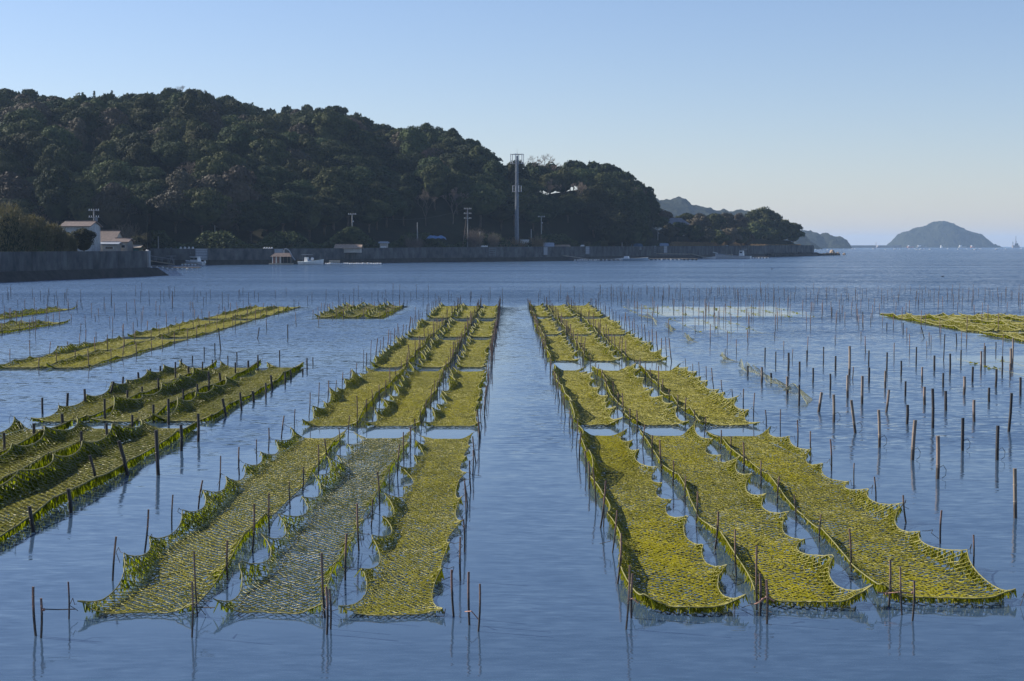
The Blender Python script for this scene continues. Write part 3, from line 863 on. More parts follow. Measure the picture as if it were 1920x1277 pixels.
for px, D, w, h, m, lab in [(776, 466, 42, 18, M_TWIG, 'pinkish leafless shrub behind the seawall right of the float string'), (890, 485, 40, 34, M_TWIG, 'tall reddish shrub clump under the braced power pole'),
                            (925, 495, 26, 28, M_TWIG, 'twiggy shrub behind the floodgate left of the mast'), (968, 505, 50, 14, M_REED, 'low dry brush around the foot of the mast'),
                            (1008, 508, 36, 20, M_REED, 'tawny grass clump right of the mast foot'), (1100, 535, 14, 11, M_BAMBOO, 'small yellow green bush behind the seawall right of the mast'),
                            (1133, 545, 18, 13, M_BAMBOO, 'second yellow green bush on top of the seawall'), (270, 412, 52, 26, M_BAMBOO, 'pale feathery bush behind the near seawall end'),
                            (545, 428, 24, 7, M_BAMBOO, 'low sunlit grass tuft on the wall right of the hose'), (235, 420, 50, 44, M_TWIG, 'twiggy leafless bush behind the brown roofed house')]:
    s = D / 3100; o = empty('shrub', (XD(px, D), D + 1.5, 3.2)); tag(o, lab, 'shrub')
    hh = h * s + 0.9
    c = bpy.data.objects.new('stems', tuft_mesh(150, w * s / 2, hh, int(px), m, 0.05)); link(c, o)
# reeds along the wall top near the point
r_ = np.random.default_rng(5)
n = 5000; pxr = r_.uniform(1256, 1500, n); Dr = np.array([float(ip(WD, p)) for p in pxr]) + r_.uniform(1.5, 7, n)
A = np.stack([(pxr - 960) / 3100 * Dr, Dr, np.full(n, 3.2)], 1); hgt = r_.uniform(1.3, 3.0, n) * np.where(pxr > 1400, .75, 1)
B = A + np.stack([r_.normal(0, .35, n), r_.normal(0, .35, n), hgt], 1)
V, Fq = seg_prisms(A, B, 0.07)
tag(np_obj('reeds', V, Fq, M_REED), 'tawny dry reeds along the top of the seawall near the point', kind='stuff')
# understorey between wall and wood
n = 17000; pxr = r_.uniform(285, 1250, n); Dr = np.array([float(ip(WD, p)) for p in pxr]) + r_.uniform(8, 26, n)
A = np.stack([(pxr - 960) / 3100 * Dr, Dr, 3.4 + r_.uniform(0, 3.4, n) ** 1.3 * np.clip((np.sin(pxr * .05) + 1.6) / 2, 0.2, 1)], 1)
V, T = leaf_tris(A, np.tile([0, 0, 1.0], (n, 1)), 0.75, 0.8)
tag(np_obj('undergrowth', V, T, M_LEAF), 'dark undergrowth behind the seawall', kind='stuff')

# bamboo thicket behind the near wall
def thicket(px, D, w, ytop, seed, lab):
    s = D / 3100; zt = ZD(ytop, D); o = empty('bamboo_thicket', (XD(px, D), D, 3.0)); tag(o, lab, 'bamboo thicket')
    r_ = np.random.default_rng(seed); W = w * s / 2; H = zt - 3.0; n = 5200
    a = r_.uniform(0, 6.28, n); q = np.sqrt(r_.uniform(0, 1, n)); t = r_.uniform(0, 1, n) ** .7
    top = H * np.sqrt(np.clip(1 - q * q * .75, 0, 1))
    P = np.stack([np.cos(a) * q * W, np.sin(a) * q * W * .7, t * top], 1)
    d = np.stack([np.cos(a) * .25 + r_.normal(0, .25, n), np.sin(a) * .25 + r_.normal(0, .25, n), r_.uniform(.35, 1.0, n)], 1)
    L = r_.uniform(.35, .95, (n, 1)); side = np.stack([r_.normal(0, 1, n), r_.normal(0, 1, n), r_.normal(0, .3, n)], 1) * .06
    V = np.stack([P - side, P + side, P + d * L], 1).reshape(-1, 3)
    V2, T2 = core_geo(W * .78, W * .55, H * .8, 0.1, seed)
    Vm, Tm = merge([(V, np.arange(3 * n).reshape(-1, 3)), (V2, T2)])
    mi = np.zeros(len(Tm), int); mi[n:] = 1
    np_obj('culms', Vm, Tm, [M_BAMBOO, M_LEAF], o, mi)
thicket(-45, 262, 130, 372, 71, 'tallest dark bamboo thicket cut by the left frame edge')
thicket(15, 258, 95, 381, 72, 'bamboo thicket second from the frame edge behind the near seawall')
thicket(62, 262, 80, 404, 73, 'middle bamboo thicket with yellowish feathery tips')
thicket(98, 266, 64, 420, 74, 'lower bamboo thicket sloping towards the white house')
thicket(122, 270, 46, 440, 75, 'lowest bamboo thicket touching the white house')
special_tree(158, 474, 284, 52, 50, 'dense dark round bush in front of the white gabled house', 77, name='round_bush', n=4200, leaf=.28, zbase=3.0, squat=.5)
special_tree(126, 474, 280, 44, 42, 'low dark bush left of the round one behind the near seawall', 78, name='round_bush', n=2500, leaf=.28, zbase=3.0, squat=.5)
special_tree(258, 470, 410, 40, 26, 'green rounded bush beside the turquoise shed', 79, name='round_bush', n=2000, leaf=.35, zbase=3.2, squat=.5)

# ================================================================== BUILDINGS
def gable(mb, x0, x1, y0, y1, ze, zr, over=0.4, th=0.16):
    """roof ridge along X"""
    ym = (y0 + y1) / 2
    for s, ye in ((1, y0 - over), (-1, y1 + over)):
        zz = ze - (zr - ze) * over / (ym - y0)
        vs = [(x0 - over, ye, zz), (x1 + over, ye, zz), (x1 + over, ym, zr), (x0 - over, ym, zr)]
        vs += [(x, y, z + th) for x, y, z in vs]
        f = [(0, 1, 2, 3), (7, 6, 5, 4), (0, 4, 5, 1), (1, 5, 6, 2), (2, 6, 7, 3), (3, 7, 4, 0)]
        mb.add(vs, f)
def house(px0, px1, D, depth, ytop, yeave, zb, wallm, roofm, label, name='house', rot=0.0, wins=2, ridge_gable=None):
    s = D / 3100; W = (px1 - px0) * s; o = empty(name, (XD((px0 + px1) / 2, D), D, zb), rot); tag(o, label, 'building' if name != 'shed' else 'shed')
    ze, zr = ZD(yeave, D) - zb, ZD(ytop, D) - zb - .16
    mb = MB(); mb.box((0, depth / 2, ze / 2), (W * .94, depth, ze))
    for sx in (-1, 1):
        x = sx * W * .47
        mb.add([(x, 0, ze), (x, depth, ze), (x, depth / 2, zr), (x - sx * .2, 0, ze), (x - sx * .2, depth, ze), (x - sx * .2, depth / 2, zr)],
               [(0, 1, 2), (5, 4, 3), (0, 3, 4, 1), (1, 4, 5, 2), (2, 5, 3, 0)])
    mb.build('wall', wallm, o)
    mb = MB(); gable(mb, -W * .47, W * .47, 0, depth, ze, zr); r = mb.build('roof', roofm, o)
    mb = MB(); mb.box((0, depth / 2, zr + .2), (W * 1.02, .3, .18)); mb.build('ridge_cap', roofm, r)
    for i in range(wins):
        x = (-.5 + (i + .5) / wins) * W * .8
        w = MB(); w.box((x, -.03, ze * .62), (W * .5 / wins, .08, ze * .3)); f = w.build('window', M_WHITE, o)
        w = MB(); w.box((x, -.09, ze * .62), (W * .44 / wins, .05, ze * .24)); w.build('pane', M_GLASS, f)
    return o
house(114, 172, 330, 6, 414.5, 424.5, 3.0, M_WALLW, M_ROOFB, 'white two storey gabled house partly hidden by bushes behind the near seawall', rot=-0.12, wins=2)
house(172, 216, 345, 7, 432, 453, 3.0, M_WALLC, M_ROOFB, 'house with long sloping brown roof attached right of the white one', rot=-.1, wins=2)
house(212, 241, 340, 5, 446.5, 454, 3.0, M_WALLC, M_ROOFB, 'small cream wing with brown roof and blue windows', rot=0, wins=2)
house(190, 222, 336, 3, 454, 458, 3.0, M_WALLC, M_OLDWHITE, 'low lean to with pale roof in front of the brown roofed house', name='shed', wins=1)
house(238, 262, 345, 4, 460, 465, 3.0, M_TEAL, M_PALEWOOD, 'turquoise shed with pale roof at the end of the houses', name='shed', wins=0)
house(311, 346, 408, 4, 464, 469, 2.8, M_CONCL, M_BLUEROOF, 'low shed with blue sheet roof above the seawall near the cabin boat', name='shed', wins=0)
house(463, 497, 424, 4, 464.2, 466.5, 2.8, M_CONCL, M_BLUEROOF, 'long flat pale blue roof peeping over the seawall left of the raft hut', name='shed', wins=0)
house(628, 677, 430, 5, 458.5, 465.5, 2.8, M_WALLC, M_THATCH, 'shed with pale brown gabled roof showing above the seawall', name='shed', wins=0)
house(712, 727, 452, 3, 453.5, 456, 3.0, M_WALLC, M_OLDWHITE, 'tiny white roofed shelter behind the float string', name='shed', wins=0)
house(924, 955, 505, 4, 459, 462, 3.0, M_WALLC, M_THATCH, 'flat brownish roof above the seawall left of the mast', name='shed', wins=0)
house(1006, 1038, 512, 5, 455.5, 462.5, 3.0, M_WALLC, M_OLDWHITE, 'shed with whitish roof right of the mast foot', name='shed', wins=0)
house(1042, 1068, 520, 5, 459.5, 463, 3.0, M_WALLC, M_THATCH, 'low brown roofed shed behind the seawall right of the white one', name='shed', wins=0)
house(1186, 1203, 568, 4, 457.5, 461.5, 3.2, M_CONCL, M_BLUE, 'small blue roofed boat shed at the far part of the seawall', name='shed', wins=0)
house(1238, 1252, 592, 4, 456.5, 460.5, 3.2, M_CONCL, M_BLUEROOF, 'tiny blue roofed hut by the far gangway', name='shed', wins=0)
# hipped house on the low slope
D = 640; s = D / 3100; zb = 8.5
o = empty('house', (XD(1272, D), D, zb), 0.25); tag(o, 'grey hipped roof house half hidden among the bushes on the low slope', 'building')
ze = ZD(420, D) - zb; zr = ZD(408.5, D) - zb
MB().box((0, 3.5, ze / 2), (7.2, 6.4, ze)).build('wall', M_WALLC, o)
mb = MB(); vs = [(-4.6, -.9, ze - .2), (4.6, -.9, ze - .2), (4.6, 7.9, ze - .2), (-4.6, 7.9, ze - .2), (-2, 3.5, zr), (2.2, 3.5, zr)]
mb.add(vs, [(0, 1, 5, 4), (1, 2, 5), (2, 3, 4, 5), (3, 0, 4), (0, 3, 2, 1)]); mb.build('roof', M_ROOFG, o)
w = MB(); w.box((-1.6, .25, ze * .6), (1.5, .1, 1.1)); f = w.build('window', M_WHITE, o); w = MB(); w.box((-1.6, .17, ze * .6), (1.2, .06, .9)); w.build('pane', M_GLASS, f)
# blue tarpaulin heap
D = 478; mb = MB()
V = []; nx, ny = 18, 8
for i in range(nx):
    for j in range(ny):
        u, v = i / (nx - 1), j / (ny - 1)
        V.append(((u - .5) * 38 * D / 3100, (v - .5) * 3, (math.sin(u * math.pi) ** .5 * (1.2 + .25 * math.sin(u * 9)) * math.sin(.3 + v * 2.4)) + .1 * math.sin(u * 23 + v * 7)))
idx = [(i * ny + j, (i + 1) * ny + j, (i + 1) * ny + j + 1, i * ny + j + 1) for i in range(nx - 1) for j in range(ny - 1)]
mb.add(V, idx); o = mb.build('tarpaulin', M_BLUE, None, (XD(818, D), D, ZD(449, D))); tag(o, 'blue tarpaulin heaped on the slope behind the seawall', 'tarpaulin')

# ------------------------------------------------------------------ mast
D = 510; o = empty('radio_mast', (XD(969.5, D), D, 3.2)); tag(o, 'tall slim steel radio mast with antenna rings behind the seawall', 'radio mast')
s = D / 3100; H = ZD(293, D) - 3.2
MB().tube([(0, 0, 0), (0, 0, H * .9), (0, 0, H)], [.66, .40, .32], 10).build('pole', M_STEEL, o, smooth=False)
for t in (.1, .22, .34, .46, .58, .7, .82):
    MB().tube([(0, 0, H * t), (0, 0, H * t + .22)], .60 - .2 * t + .16, 10).build('flange', M_STEEL, o)
mb = MB()
for x in (-.72, -.50): mb.tube([(x, -.5, 0), (x * .75, -.38, H * .92)], .03, 4)
for i in range(60): mb.box((-.60 + .1 * i / 60, -.46 + .08 * i / 60, .4 + H * .9 * i / 60), (.24, .03, .04))
mb.build('ladder', M_OLDWHITE, o)
def ring(zc, rad, hh, nant, nm):
    for z in (zc - hh * .45, zc + hh * .45):
        mb = MB()
        pts_ = [(math.cos(a) * rad, math.sin(a) * rad, z) for a in [2 * math.pi * k / 12 for k in range(13)]]
        mb.tube(pts_, .05, 4, cap=False)
        for k in range(4):
            a = k * math.pi / 2 + .4; mb.tube([(0, 0, z), (math.cos(a) * rad, math.sin(a) * rad, z)], .05, 4)
        mb.build('antenna_frame', M_STEEL, o)
    
    for k in range(nant):
        a = 2 * math.pi * (k + .25) / nant
        MB().box((math.cos(a) * (rad + .1), math.sin(a) * (rad + .1), zc), (.17, .17, hh), rz=a).build('antenna_panel', M_OLDWHITE, o)
ring(ZD(299, D) - 3.2, 1.95, 3.1, 6, 0); ring(ZD(354.5, D) - 3.2, 1.3, 2.0, 4, 1)
MB().tube([(0, 0, H), (0, 0, ZD(280, D) - 3.2)], .06, 5, .025).build('lightning_rod', M_STEEL, o)
D = 515; o = empty('equipment_cabinet', (XD(984, D), D, 3.2)); tag(o, 'white equipment cabinet beside the foot of the mast', 'cabinet')
MB().box((0, 0, 1.65), (2.7, 1.8, 3.3)).build('cabinet_body', M_WHITE, o); MB().box((0, 0, 3.36), (2.9, 2.0, .12)).build('cabinet_roof', M_OLDWHITE, o)
# ------------------------------------------------------------------ power poles
PP = [(178, 392, 345, 'pole with transformer behind the white gabled house', 3), (404, 396, 432, 'tall dim power pole with insulators at the dark foot of the hill', 2), (661, 400, 446, 'T topped power pole rising behind the round light green tree', 1),
      (877, 390, 488, 'braced double power pole with three crossarms', 4), (1015, 405, 522, 'power pole with stay wire right of the mast', 1), (783, 417, 470, 'thin plain pole above the pinkish shrub', 0),
      (996, 430, 512, 'short plain pole close right of the mast', 0), (1166, 432, 560, 'pale pole standing on the seawall by the boats', 0), (1197, 402, 615, 'stubby pale pole at the edge of the tall wood', 0),
      (1233, 426, 612, 'pole with a single arm on the low slope', 1), (298, 443, 404, 'thin short pole behind the near wall end', 0), (1163, 415, 575, 'dim lamp topped pole behind the pale pole', 1), (900, 434, 492, 'small crooked pole among the reddish shrubs', 0)]
ptop = {}
for px, yt, D, lab, arms in PP:
    h = ZD(yt, D) - 3.0; o = empty('power_pole', (XD(px, D), D, 3.0)); tag(o, lab, 'power pole'); ptop[px] = (XD(px, D), D, 3.0 + h)
    MB().tube([(0, 0, -.5), (0, 0, h)], .19, 7, .12).build('pole', M_CPOLE, o)
    if arms >= 1:
        for k in range(1 if arms == 1 else (2 if arms == 3 else arms - 1)):
            z = h - .35 - k * 1.4; a = MB().box((0, 0, z), (2.3 if arms != 2 else 1.2, .12, .12)).build('crossarm', M_CPOLE, o)
            for x in (-.95, -.5, .5, .95):
                MB().tube([(x * (1 if arms != 2 else .5), 0, z + .06), (x * (1 if arms != 2 else .5), 0, z + .36)], .07, 5).build('insulator', M_WHITE, a)
    if arms == 3: MB().tube([(.5, 0, h - 2.6), (.5, 0, h - 1.7)], .3, 8).build('transformer', M_STEEL, o)
    if arms == 4: MB().tube([(-1.6, 0, 0), (-.1, 0, h - .6)], .14, 6, .09).build('brace', M_ROOFB, o)
    if arms == 1: MB().ball((.3, 0, h - 2.2), .16, 6, 4).build('lamp', M_WHITE, o)
def wire(a, b, sag, lab, r=.03):
    a, b = Vector(a), Vector(b); P = [a + (b - a) * t / 12 - Vector((0, 0, sag * 4 * (t / 12) * (1 - t / 12))) for t in range(13)]
    o = MB().tube([p - a for p in P], r, 3).build('power_line', M_BLACK, None, a); tag(o, lab, 'cable')
wire(ptop[1015], (XD(1050, 520), 520, 3.3), .3, 'stay wire slanting down right from the pole beside the mast')
wire(ptop[1197], ptop[1233], 1.0, 'cable sagging between the two poles at the edge of the tall wood')
wire(ptop[661], ptop[877], 2.5, 'long cable from the T topped pole to the braced pole')

# ================================================================== BOATS, RAFTS
def hull(o, L, B, H, m, sheer=0.5, name='hull', trim=None):
    """bow towards +X"""
    secs = 13; prof = 7; vs = []; fs = []
    for i in range(secs):
        t = i / (secs - 1); x = -L / 2 + L * t
        hb = B / 2 * (1 - max(0, (t - .5) / .5) ** 2.3) * (0.82 + .18 * min(1, t * 4)); top = H * (.72 + sheer * t ** 2.6); hb = max(hb, .03)
        for j in range(prof):
            a = j / (prof - 1) * 2 - 1
            y = hb * (abs(a) ** .55) * (1 if a > 0 else -1); z = -.25 * H + (top + .25 * H) * (abs(a) ** 2.2)
            vs.append((x + (.12 * H * (abs(a) ** 2) if t > .9 else 0), y, z))
    for i in range(secs - 1):
        for j in range(prof - 1): fs.append((i * prof + j, (i + 1) * prof + j, (i + 1) * prof + j + 1, i * prof + j + 1))
    fs.append(tuple(range(prof)))
    dk = [(-L / 2 + L * i / (secs - 1)) for i in range(secs)]
    k = len(vs)
    for i in range(secs):
        t = i / (secs - 1); a, b = vs[i * prof], vs[i * prof + prof - 1]
        zz = a[2] * .86
        vs += [(a[0], a[1] * .94, zz), (b[0], b[1] * .94, zz)]
    for i in range(secs - 1): fs.append((k + 2 * i, k + 2 * i + 2, k + 2 * i + 3, k + 2 * i + 1))
    mb = MB(); mb.add(vs, fs); h = mb.build(name, m, o)
    for sd_ in (0, prof - 1):
        MB().tube([Vector(vs[i * prof + sd_]) for i in range(secs)], .05 * H + .02, 5).build('gunwale', trim or M_WHITE, h)
    return h
def boat(px, py, D, L, flip, label, kind):
    o = empty('boat', (XD(px, D), D, 0.05), (math.pi if flip else 0.0) - 0.42); tag(o, label, 'boat')
    if kind == 'cabin':
        hull(o, L, 1.9, 1.0, M_WHITE, .35)
        mb = MB(); mb.box((-.2, 0, 1.35), (2.2, 1.5, 1.1), taper=.82); c = mb.build('cabin', M_WHITE, o)
        for x, w in ((-.75, .8), (.25, .9)):
            for y in (-.7, .7): MB().box((x, y, 1.5), (w, .12, .45)).build('window', M_GLASS, c)
        MB().box((.93, 0, 1.5), (.1, 1.1, .45), ry=-.25).build('windscreen', M_GLASS, c)
        MB().box((-.2, 0, 1.95), (2.3, 1.5, .08)).build('cabin_roof', M_WHITE, c)
        m_ = MB(); m_.box((-L / 2 - .3, 0, .75), (.45, .4, .6), taper=.7); m_.box((-L / 2 - .25, 0, .1), (.18, .15, 1.0)); m_.build('outboard_motor', M_WHITE, o)
        MB().tube([(.2, 0, 2), (.2, 0, 2.7)], .025, 4).build('aerial', M_BLACK, o)
    elif kind == 'open':
        hull(o, L, 1.9, .85, M_WHITE, .75, trim=M_HULLB)
        MB().box((-1.3, 0, 1.2), (1.0, .9, 1.1), taper=.8).build('console', M_WHITE, o)
        c = MB(); c.box((-1.2, 0, 2.35), (2.3, 1.5, .09)); c = c.build('canopy', M_OLDWHITE, o)
        for x in (-2.1, -.4):
            for y in (-.6, .6): MB().tube([(x, y, .7), (x, y, 2.32)], .035, 4).build('canopy_post', M_STEEL, c)
        MB().ball((.3, 0, 1.35), .42, 8, 6, (1, 1, .9)).build('float', M_FLOAT, o)
        MB().box((-.5, .1, .95), (.7, .8, .45)).build('blue_crate', M_BLUE, o)
        m_ = MB(); m_.box((-L / 2 - .25, 0, .9), (.4, .45, .75), taper=.7); m_.box((-L / 2 - .2, 0, .1), (.15, .15, 1.0)); m_.build('outboard_motor', M_BLACK, o)
    elif kind == 'fishing':
        hull(o, L, 2.9, 1.15, M_WHITE, .85, trim=M_OLDWHITE)
        MB().box((L / 2 + .1, 0, 2.05), (1.8, .35, .22), ry=-.22).build('bowsprit', M_WHITE, o)
        c = MB(); c.box((-3.2, 0, 1.9), (1.7, 1.5, 1.9), taper=.78); c = c.build('cabin', M_WHITE, o)
        for y in (-.62, .62): MB().box((-3.1, y, 2.2), (.9, .12, .5)).build('window', M_GLASS, c)
        c = MB(); c.box((-3.6, 0, 3.35), (3.0, 1.7, .1)); c = c.build('canopy', M_OLDWHITE, o)
        for x in (-4.9, -2.4):
            for y in (-.7, .7): MB().tube([(x, y, .9), (x, y, 3.3)], .045, 4).build('canopy_post', M_STEEL, c)
        MB().box((1.6, 0, 1.15), (2.6, 1.3, .6)).build('fish_hatch', M_PALEWOOD, o)
        MB().tube([(0, 0, .9), (0, 0, 6.5)], .06, 5, .03).build('mast', M_STEEL, o)
        d = MB(); d.tube([(4.6, 0, 1.2), (4.8, 0, 3.6)], .07, 5); d.tube([(4.2, .3, 3.1), (5.2, -.3, 2.8)], .06, 5); d.build('line_hauler', M_STEEL, o)
    elif kind == 'skiff':
        hull(o, L, 1.5, .6, M_WHITE, .55)
        for x in (-1, .4): MB().box((x, 0, .42), (.25, 1.2, .06)).build('thwart', M_PALEWOOD, o)
        m_ = MB(); m_.box((-L / 2 - .15, 0, .65), (.3, .3, .5), taper=.7); m_.box((-L / 2 - .15, 0, .1), (.12, .12, .8)); m_.build('outboard_motor', M_BLACK, o)
    elif kind == 'blue':
        hull(o, L, 1.8, .75, M_HULLB, .5)
        MB().box((-L * .32, 0, .95), (L * .2, 1.2, .7), taper=.75).build('engine_box', M_WHITE, o)
        MB().box((0, 0, .5), (L * .25, 1.3, .12)).build('deck_board', M_WHITE, o)
    return o
boat(366, 497, 391, 5.0, True, 'small white cabin boat with outboard motor moored by the left gangway', 'cabin')
boat(584, 495, 404, 6.8, False, 'white open boat with canopy and raised bow right of the raft hut', 'open')
boat(1374, 484, 600, 13.2, True, 'largest white fishing boat with aft canopy below the wooded point', 'fishing')
boat(1329, 484.5, 592, 4.6, False, 'small white skiff tied left of the largest fishing boat', 'skiff')
boat(1190, 487, 520, 8.6, False, 'pale blue low boat alongside the middle raft', 'blue')
boat(1152, 487.5, 516, 5.2, False, 'cream skiff lying left of the pale blue boat', 'skiff')

def raft(px0, px1, D, label, nf=8, wid=2.0, fl=M_FLOAT, boards=True, z=.3, name='raft', fr=.28):
    s = D / 3100; W = (px1 - px0) * s; o = empty(name, (XD((px0 + px1) / 2, D), D, 0)); tag(o, label, 'raft')
    for y in (-wid / 2, 0, wid / 2):
        MB().tube([(-W / 2, y, z + .1), (W / 2, y, z + .1)], .08, 5).build('beam', M_WOOD, o)
    if boards:
        nb = max(3, int(W / 1.2))
        for i in range(nb): MB().box((-W / 2 + (i + .5) * W / nb, 0, z + .22), (W / nb * .86, wid * 1.05, .06)).build('plank', M_PALEWOOD, o)
    for i in range(nf):
        x = -W / 2 + (i + .5) * W / nf + rnd.uniform(-.1, .1)
        MB().ball((x, -wid / 2 - .05 + rnd.uniform(-.1, .1), .12 + rnd.uniform(0, .12)), fr, 7, 5, (1.3, 1, 1)).build('float', fl, o)
    return o
raft(311, 376, 312, 'low raft with dark and white floats off the near seawall end', 7, 1.8, fr=.22)
raft(280, 322, 335, 'narrow pontoon against the end of the near seawall', 4, 1.2, fr=.22)
raft(341, 371, 386, 'short pale pontoon under the cabin boat', 5, 1.6, fr=.24)
fs_ = raft(610, 716, 404, 'long line of white floats reaching right from the open boat', 26, 1.0, boards=False, z=.15, name='float_raft', fr=.27)
MB().box((-4.6, 0, .75), (2.6, 1.0, .6)).build('crate', M_PALEWOOD, fs_)
raft(1076, 1120, 508, 'cluttered raft with many floats at the foot of the middle gangway', 10, 2.2)
raft(1118, 1165, 515, 'short raft right of the cluttered one', 6, 2.0)
raft(1212, 1285, 530, 'long flat pale raft right of the pale blue boat', 9, 2.0)
raft(1278, 1308, 528, 'dark short raft with black floats', 4, 1.8, M_BLACK)
raft(1408, 1441, 606, 'small pale raft right of the largest fishing boat', 6, 2.2)
def gangway(p0, p1, label, w=.9, rail=True):
    p0, p1 = Vector(p0), Vector(p1); o = empty('gangway', p0); tag(o, label, 'gangway'); d = p1 - p0
    side = Vector((-d.y, d.x, 0)).normalized() * w / 2
    mb = MB(); vs = [side * -1, side, d + side, d - side]; vs += [v - Vector((0, 0, .16)) for v in vs]
    mb.add(vs, [(0, 1, 2, 3), (7, 6, 5, 4), (0, 4, 5, 1), (1, 5, 6, 2), (2, 6, 7, 3), (3, 7, 4, 0)]); mb.build('deck', M_PALEWOOD, o)
    if rail:
        up = Vector((0, 0, 1.05))
        for sg in (-1, 1):
            mb = MB(); mb.tube([side * sg + up, d + side * sg + up], .04, 4); mb.build('handrail', M_CONCL, o)
            for i in range(5):
                q = d * i / 4 + side * sg; MB().tube([q, q + up], .035, 4).build('post', M_CONCL, o)
    return o
def pt(px, py, D): return (XD(px, D), D, ZD(py, D))
gangway(pt(281, 488, 375), pt(327, 495, 378), 'gangway with handrails sloping down to the left pontoon')
gangway(pt(1055, 478.5, 515), pt(1100, 485, 510), 'plain gangway sloping down to the cluttered raft', rail=False)
gangway(pt(1230, 475, 560), pt(1292, 476, 560), 'level jetty deck leading from the far floodgate', rail=False)
gangway(pt(1292, 475.5, 560), pt(1322, 482, 575), 'far gangway sloping down towards the white skiff', rail=False)
# frame with lamp on the left pontoon
D = 377; o = empty('hoist_frame', (XD(322, D), D, 0)); tag(o, 'thin A frame hoist standing beside the cabin boat', 'hoist')
MB().tube([(-.6, 0, .2), (0, 0, ZD(480, D))], .05, 4).build('leg', M_CONCL, o); MB().tube([(.6, 0, .2), (.1, 0, ZD(480, D))], .05, 4).build('leg', M_CONCL, o)
MB().box((0, 0, ZD(480, D)), (2.2, .12, .12)).build('crossbar', M_CONCL, o)
# raft hut
D = 400; s = D / 3100; o = empty('raft_hut', (XD(528, D), D, 0)); tag(o, 'striped wooden hut with brown roof floating on a raft', 'hut')
MB().box((0, 0, .22), (5.6, 3.0, .3)).build('raft_base', M_PALEWOOD, o)
mb = MB(); mb.box((.2, .6, 1.2), (4.3, 1.7, 1.7)); mb.build('wall', M_DARK, o)
for i in range(7): MB().box((-2.05 + .32 * i, -.3, 1.2), (.2, .08, 1.65)).build('plank', [M_WHITE, M_RED, M_WALLC][i % 3], o)
mb = MB(); mb.add([(-2.6, -1.2, 1.95), (2.6, -1.2, 1.95), (2.4, 1.6, 2.2), (-2.2, 1.6, 2.2), (-1.5, .2, 2.85), (2.0, .2, 2.85)], [(0, 1, 5, 4), (1, 2, 5), (2, 3, 4, 5), (3, 0, 4), (0, 3, 2, 1)]); mb.build('roof', M_ROOFB, o)
for x in (.6, 1.6, 2.3): MB().tube([(x, -.9, .3), (x, -.9, 2.0)], .06, 4).build('post', M_WOOD, o)
D = 402; P = [pt(x, y, D) for x, y in ((533, 482), (533, 470), (535, 466.5), (538, 466.5), (543, 470), (548, 480), (554, 488))]
b0 = Vector(P[0]); o = MB().tube([Vector(p) - b0 for p in P], .14, 6).build('hose', M_OLDWHITE, None, b0); tag(o, 'pale hose arching from the raft hut down to the open boat', 'hose')

# ------------------------------------------------------------------ far sea marks
FX = [1597, 1602, 1637, 1659, 1676, 1686, 1702, 1704, 1714, 1718, 1725, 1731, 1742, 1776, 1795, 1811, 1827, 1835, 1838, 1867, 1885, 1914, 1551, 1537, 1528, 1580]
mb = MB(); mb.ball((0, 0, .3), .75, 7, 5, (1.3, 1, .9)); me = mb.mesh('net_float', M_FLOAT)
for i, px in enumerate(FX):
    D = rnd.uniform(1900, 2700); o = bpy.data.objects.new('net_float', me); link(o); o.location = (XD(px, D), D, 0); k = rnd.uniform(.6, 1.5); o.scale = (k * rnd.uniform(1, 1.8), k, k)
    tag(o, 'tiny white float on the open sea below the dome shaped island', 'float', 'white floats far out on the open sea')
D = 4300; o = empty('breakwater', (XD(1620, D), D, 0)); tag(o, 'thin grey breakwater line between the headland and the island', 'breakwater')
MB().box((-20, 0, 3), (95, 12, 7)).build('wall_section', M_HAZYROCK, o); MB().box((64, 0, 3), (62, 12, 7)).build('wall_section', M_HAZYROCK, o)
o = empty('beacon', (XD(1639.5, D), D - 12, 0)); tag(o, 'thin beacon standing on the breakwater', 'beacon')
MB().tube([(0, 0, 0), (0, 0, 13)], 1.0, 6, .5).build('tower', M_HAZYROCK, o); MB().ball((0, 0, 13.4), .9, 6, 4).build('lamp', M_RED, o)
D = 4600; o = empty('crane_barge', (XD(1903, D), D, 0)); tag(o, 'crane barge on the horizon at the right frame edge', 'ship')
MB().box((0, 0, 3), (19, 10, 7), taper=.95).build('hull', M_HAZYROCK, o)
MB().tube([(0, 0, 6), (0, 0, 33)], 1.1, 6, .5).build('crane_mast', M_DARK, o); MB().tube([(-8, 0, 6), (-8, 0, 17)], .9, 6).build('spud', M_DARK, o)
MB().tube([(6, 0, 6), (1, 0, 19)], .6, 5).build('jib', M_DARK, o); MB().box((2, 0, 9), (8, 6, 6)).build('deckhouse', M_DARK, o)
for px, w, m, lab in ((1706, 14, M_ORANGE, 'orange hulled work barge at the foot of the island'), (1727, 22, M_HAZYROCK, 'long low barge below the island peak'), (1803, 16, M_WALLC, 'pale building cluster boat by the right foot of the island'), (1822, 8, M_ORANGE, 'small orange boat by the island'), (1764, 4, M_WHITE, 'tiny white sail boat below the island')):
    D = 4500; s = D / 3100; o = empty('work_boat', (XD(px, D), D, 0)); tag(o, lab, 'boat')
    MB().box((0, 0, 1.6), (w * s * .8, 7, 3.2), taper=1.08).build('hull', m, o); MB().box((-w * s * .2, 0, 5), (w * s * .25, 5, 4)).build('deckhouse', M_WHITE, o)
